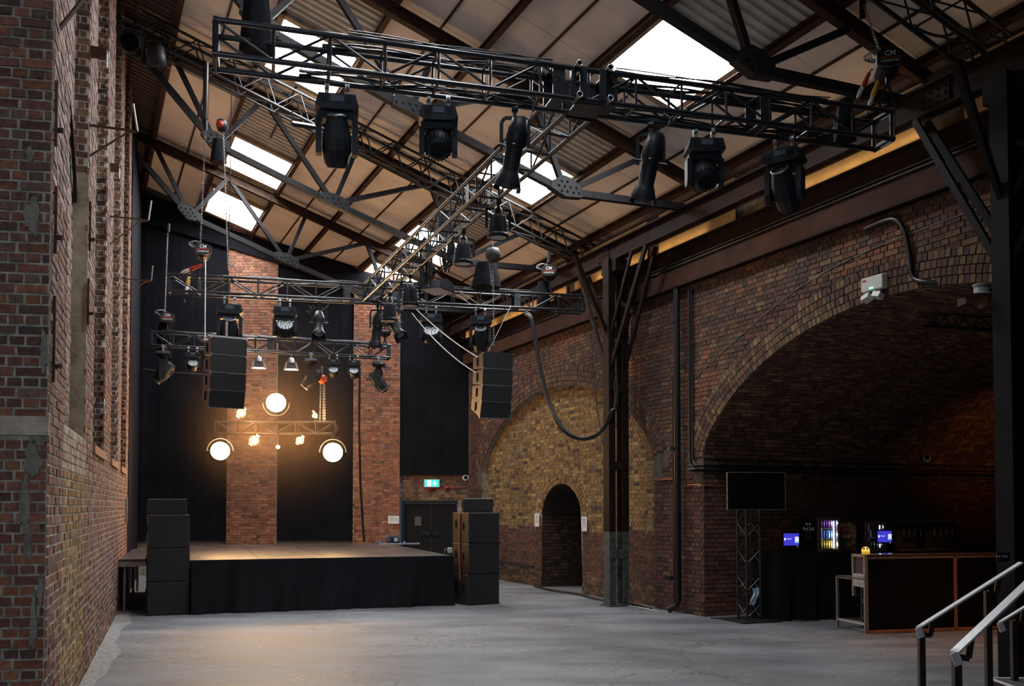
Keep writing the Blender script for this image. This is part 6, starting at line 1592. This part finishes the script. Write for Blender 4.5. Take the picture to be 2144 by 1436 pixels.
r3a = at(2093, 1303, 7.75); r3b = at(2150, 1268, 7.8)
rail('short low white handrail end beside the right column', r3a, r3b, [(.9, 0, 0)], w=.035)
o = thing('steps', 'dark steps with pale nosings at the bottom right corner', 'steps', (3.69, 5.9, 0))
for i, (xa, xb, z) in enumerate(((0, 2.4, .17), (.32, 2.4, .35))):
    mb = MB(); mb.box(((xa+xb)/2, 1.0, z-.085), (xb-xa, 2.0, .17)); mb.build('step_block', MT['dark'], o)
    mb = MB(); mb.box(((xa+xb)/2, 1.0, z+.004), (xb-xa-.03, 1.97, .008)); mb.build('tread', MT['grit'], o)
    mb = MB(); mb.box((xa+.012, 1.0, z+.006), (.024, 2.0, .014)); mb.box(((xa+xb)/2, 1.99, z+.006), (xb-xa, .03, .014)); mb.build('nosing', MT['stepedge'], o)
# ---------------------------------------------------------------- rusty brackets on the left wall
def solveL(P0, px, D=NL):
    lo, hi = 0., 2.
    for _ in range(40):
        m_ = (lo+hi)/2
        if proj(P0+D*m_)[0] < px: lo = m_
        else: hi = m_
    return lo
for (x0_, y0_), x1_, (xu, yu), (xb, yb), lb in (((187, 262), 288, (279, 217), (190, 344), 'uppermost complete rusty bracket arm on the left wall'), ((229, 453), 311, (317, 420), (229, 516), 'middle rusty bracket arm on the left wall, before the black drape'), ((253, 583), 317, (320, 556), (254, 632), 'lowest, farthest rusty bracket arm on the left wall')):
    P0 = onplane(x0_, y0_, L0, NL); Lr = solveL(P0, x1_); o = thing('wall_bracket', lb, 'bracket', P0, 0, 'rusty bracket arms')
    tip = NL*Lr; hgt = onplane(xb, yb, L0, NL).z-P0.z; up = at(xu, yu, (P0+tip).y)-P0
    mb = MB(); mb.bar((0, 0, 0), tip, .045, .012, ZV); mb.build('arm', MT['rust'], o)
    mb = MB(); mb.bar((0, 0, hgt), tip*.78+ZV*-.03, .035, .012, ZV); mb.bar(tip*.78+ZV*-.03, tip, .035, .012, ZV); mb.build('brace', MT['rust'], o)
    mb = MB(); mb.bar(tip, up, .016, .016); mb.build('upright', MT['galv'], o)
    mb = MB(); mb.bar((0, 0, .03), (0, 0, hgt-.06), .03, .012, NL); mb.build('wall_plate', MT['rust'], o)
P0 = onplane(123, 62, L0, NL); Lr = solveL(P0, 235); o = thing('wall_bracket', 'rusty diagonal bracket arm cut off by the top edge of the view', 'bracket', P0, 0, 'rusty bracket arms')
mb = MB(); mb.bar((0, 0, 0), NL*Lr+ZV*.62, .06, .015, ZV); mb.build('brace', MT['rust'], o); mb = MB(); mb.bar((0, 0, .7), NL*Lr+ZV*.64, .05, .015, ZV); mb.build('arm', MT['rust'], o); mb = MB(); mb.bar((0, 0, -.15), (0, 0, .75), .035, .012, NL); mb.build('wall_plate', MT['rust'], o)
for x, y, w_, h_, lb in ((198, 108, .16, .10, 'short rusty steel stub on the left wall below the topmost bracket'), (239, 350, .12, .10, 'short rusty steel stub on the left wall, between two brackets')):
    P0 = onplane(x-9, y, L0, NL); o = thing('steel_stub', lb, 'steel stub', P0, 0); mb = MB(); mb.bar((0, 0, 0), NL*w_, .07, h_, ZV); mb.build('stub', MT['rust'], o); mb = MB(); mb.bar(NL*w_, NL*w_+ZV*-.14, .07, .012, NL); mb.build('end_plate', MT['galv'], o)
for i, (x, ya, yb, lb) in enumerate(((117, 163, 305, 'rusty strap on the left wall, upper of the near line'), (116, 385, 530, 'rusty strap on the left wall, second from the top of the near line'), (112, 615, 800, 'long rusty strap on the left wall, low in the near line'), (188, 416, 525, 'rusty strap on the left wall beside the middle recess'), (184, 580, 680, 'rusty strap on the left wall, lower beside the middle recess'))):
    a, b_ = onplane(x, ya, L0+NL*.02, NL), onplane(x, yb, L0+NL*.02, NL); o = thing('wall_strap', lb, 'wall strap', b_, 0, 'rusty straps'); mb = MB(); mb.bar((0, 0, 0), (0, 0, a.z-b_.z), .035, .02, NL); mb.build('strap', MT['rust'], o); mb = MB(); mb.box((NL.x*.03, NL.y*.03, .12), (.05, .03, .03)); mb.build('hook', MT['rust'], o)
mb = MB(); P0 = onplane(262, 1068, L0, NL); mb.box(P0+NL*.02+Vector((0, 0, 0)), (.22, .04, .45), rot_of(DL)); tag(mb.build('wall_box', mat('dull_grey_box', (.25, .25, .23), .7)), 'flat grey box fixed low on the far end of the left wall', 'box')
# ---------------------------------------------------------------- cans near the top left, flood on the lattice
def can(label, px, py, Y, rz, tilt, s=1.0, frame=True):
    o = thing('par_can', label, 'stage light', at(px, py, Y), rz, 'old lamp cans under the roof'); Q = Matrix.Rotation(tilt, 4, 'X')
    mb = MB(Q); mb.lathe([(.001, .20*s), (.08*s, .19*s), (.12*s, .13*s), (.14*s, .02*s), (.14*s, -.14*s), (.13*s, -.14*s), (.12*s, .05*s), (.001, .08*s)], 20); b = mb.build('can', MT['blackm'], o)
    mb = MB(Q)
    if frame:
        for k in (-1, 1): mb.box((k*.17*s, 0, -.15*s), (.02, .36*s, .012)); mb.box((0, k*.17*s, -.15*s), (.36*s, .02, .012))
        mb.build('colour_frame', MT['blackm'], o)
    mb = MB(); pts = [(-.17*s, 0, 0), (-.17*s, 0, .25*s), (.17*s, 0, .25*s), (.17*s, 0, 0)]
    for a, c in zip(pts, pts[1:]): mb.bar(a, c, .03, .006, (0, 1, 0))
    mb.build('yoke', MT['blackm'], o)
can('black lamp can with a square frame, farthest into the top left corner', 268, 84, 14.0, .6, -1.0, 1.1)
can('black lamp can hanging under the lattice girder near the top left corner', 327, 118, 14.6, .2, .35, 1.05)
o = thing('work_flood', 'small frame flood light clamped on the lattice girder left of the first moving spotlight', 'flood light', at(636, 262, 14.3), .4)
mb = MB(); Q = Matrix.Rotation(.5, 3, 'X'); mb.box((0, 0, 0), (.36, .22, .05), 0, Q); b = mb.build('housing', MT['blackm'], o); mb = MB(); mb.box(Q @ Vector((0, 0, -.03)), (.31, .17, .01), 0, Q); mb.build('glass_face', MT['lens'], b)
mb = MB()
for k in (-1, 1): mb.bar((k*.18, 0, 0), (k*.18, 0, .2), .02, .006, (0, 1, 0))
mb.bar((-.18, 0, .2), (.18, 0, .2), .02, .006, (0, 1, 0)); mb.build('bracket', MT['blackm'], o)
wire('loose black cable hanging in a curve under the roof at the top right', smooth([at(1872, 0, 10.8), at(1888, 28, 10.8), at(1925, 62, 10.7), at(1975, 76, 10.6), at(2010, 60, 10.5)], 6), .018, 'cable', 'cable', 'cable')
wire('black flex dropping from the top right lattice girder', smooth([at(2018, 82, 10.4), at(2034, 110, 10.4), at(2037, 135, 10.4)], 6), .018, 'cable', 'cable', 'cable')

# warm-tinted haze ball added to make the lamps' orange halo, fading outwards
HC = Vector((-5.4, 21.35, 3.75))
mb = MB(); mb.lathe([(2.7*math.cos(t), 2.7*math.sin(t)) if abs(t) < 1.55 else (.001, 2.7*math.copysign(1, t)) for t in np.linspace(-math.pi/2, math.pi/2, 13)], 24); hz_ = mb.build('glow_haze', None); hz_.location = HC
hm = bpy.data.materials.new('haze'); hm.use_nodes = True; nt = hm.node_tree; nt.nodes.clear(); N = nt.nodes.new; Lk = nt.links.new
ou = N('ShaderNodeOutputMaterial'); vs_ = N('ShaderNodeVolumeScatter'); vs_.inputs['Anisotropy'].default_value = .35; vs_.inputs['Color'].default_value = (1, .66, .38, 1)
tc = N('ShaderNodeTexCoord'); ln = N('ShaderNodeVectorMath'); ln.operation = 'LENGTH'; Lk(tc.outputs['Object'], ln.inputs[0])
mr = N('ShaderNodeMapRange'); mr.interpolation_type = 'SMOOTHSTEP'; mr.inputs['From Min'].default_value = .2; mr.inputs['From Max'].default_value = 2.6; mr.inputs['To Min'].default_value = HAZE; mr.inputs['To Max'].default_value = 0
Lk(ln.outputs['Value'], mr.inputs['Value']); Lk(mr.outputs['Result'], vs_.inputs['Density']); Lk(vs_.outputs[0], ou.inputs['Volume']); hz_.data.materials.append(hm)
hz_['kind'] = 'stuff'; tag(hz_, 'thin warm-tinted haze added for the glow round the low truss lamps', 'haze')
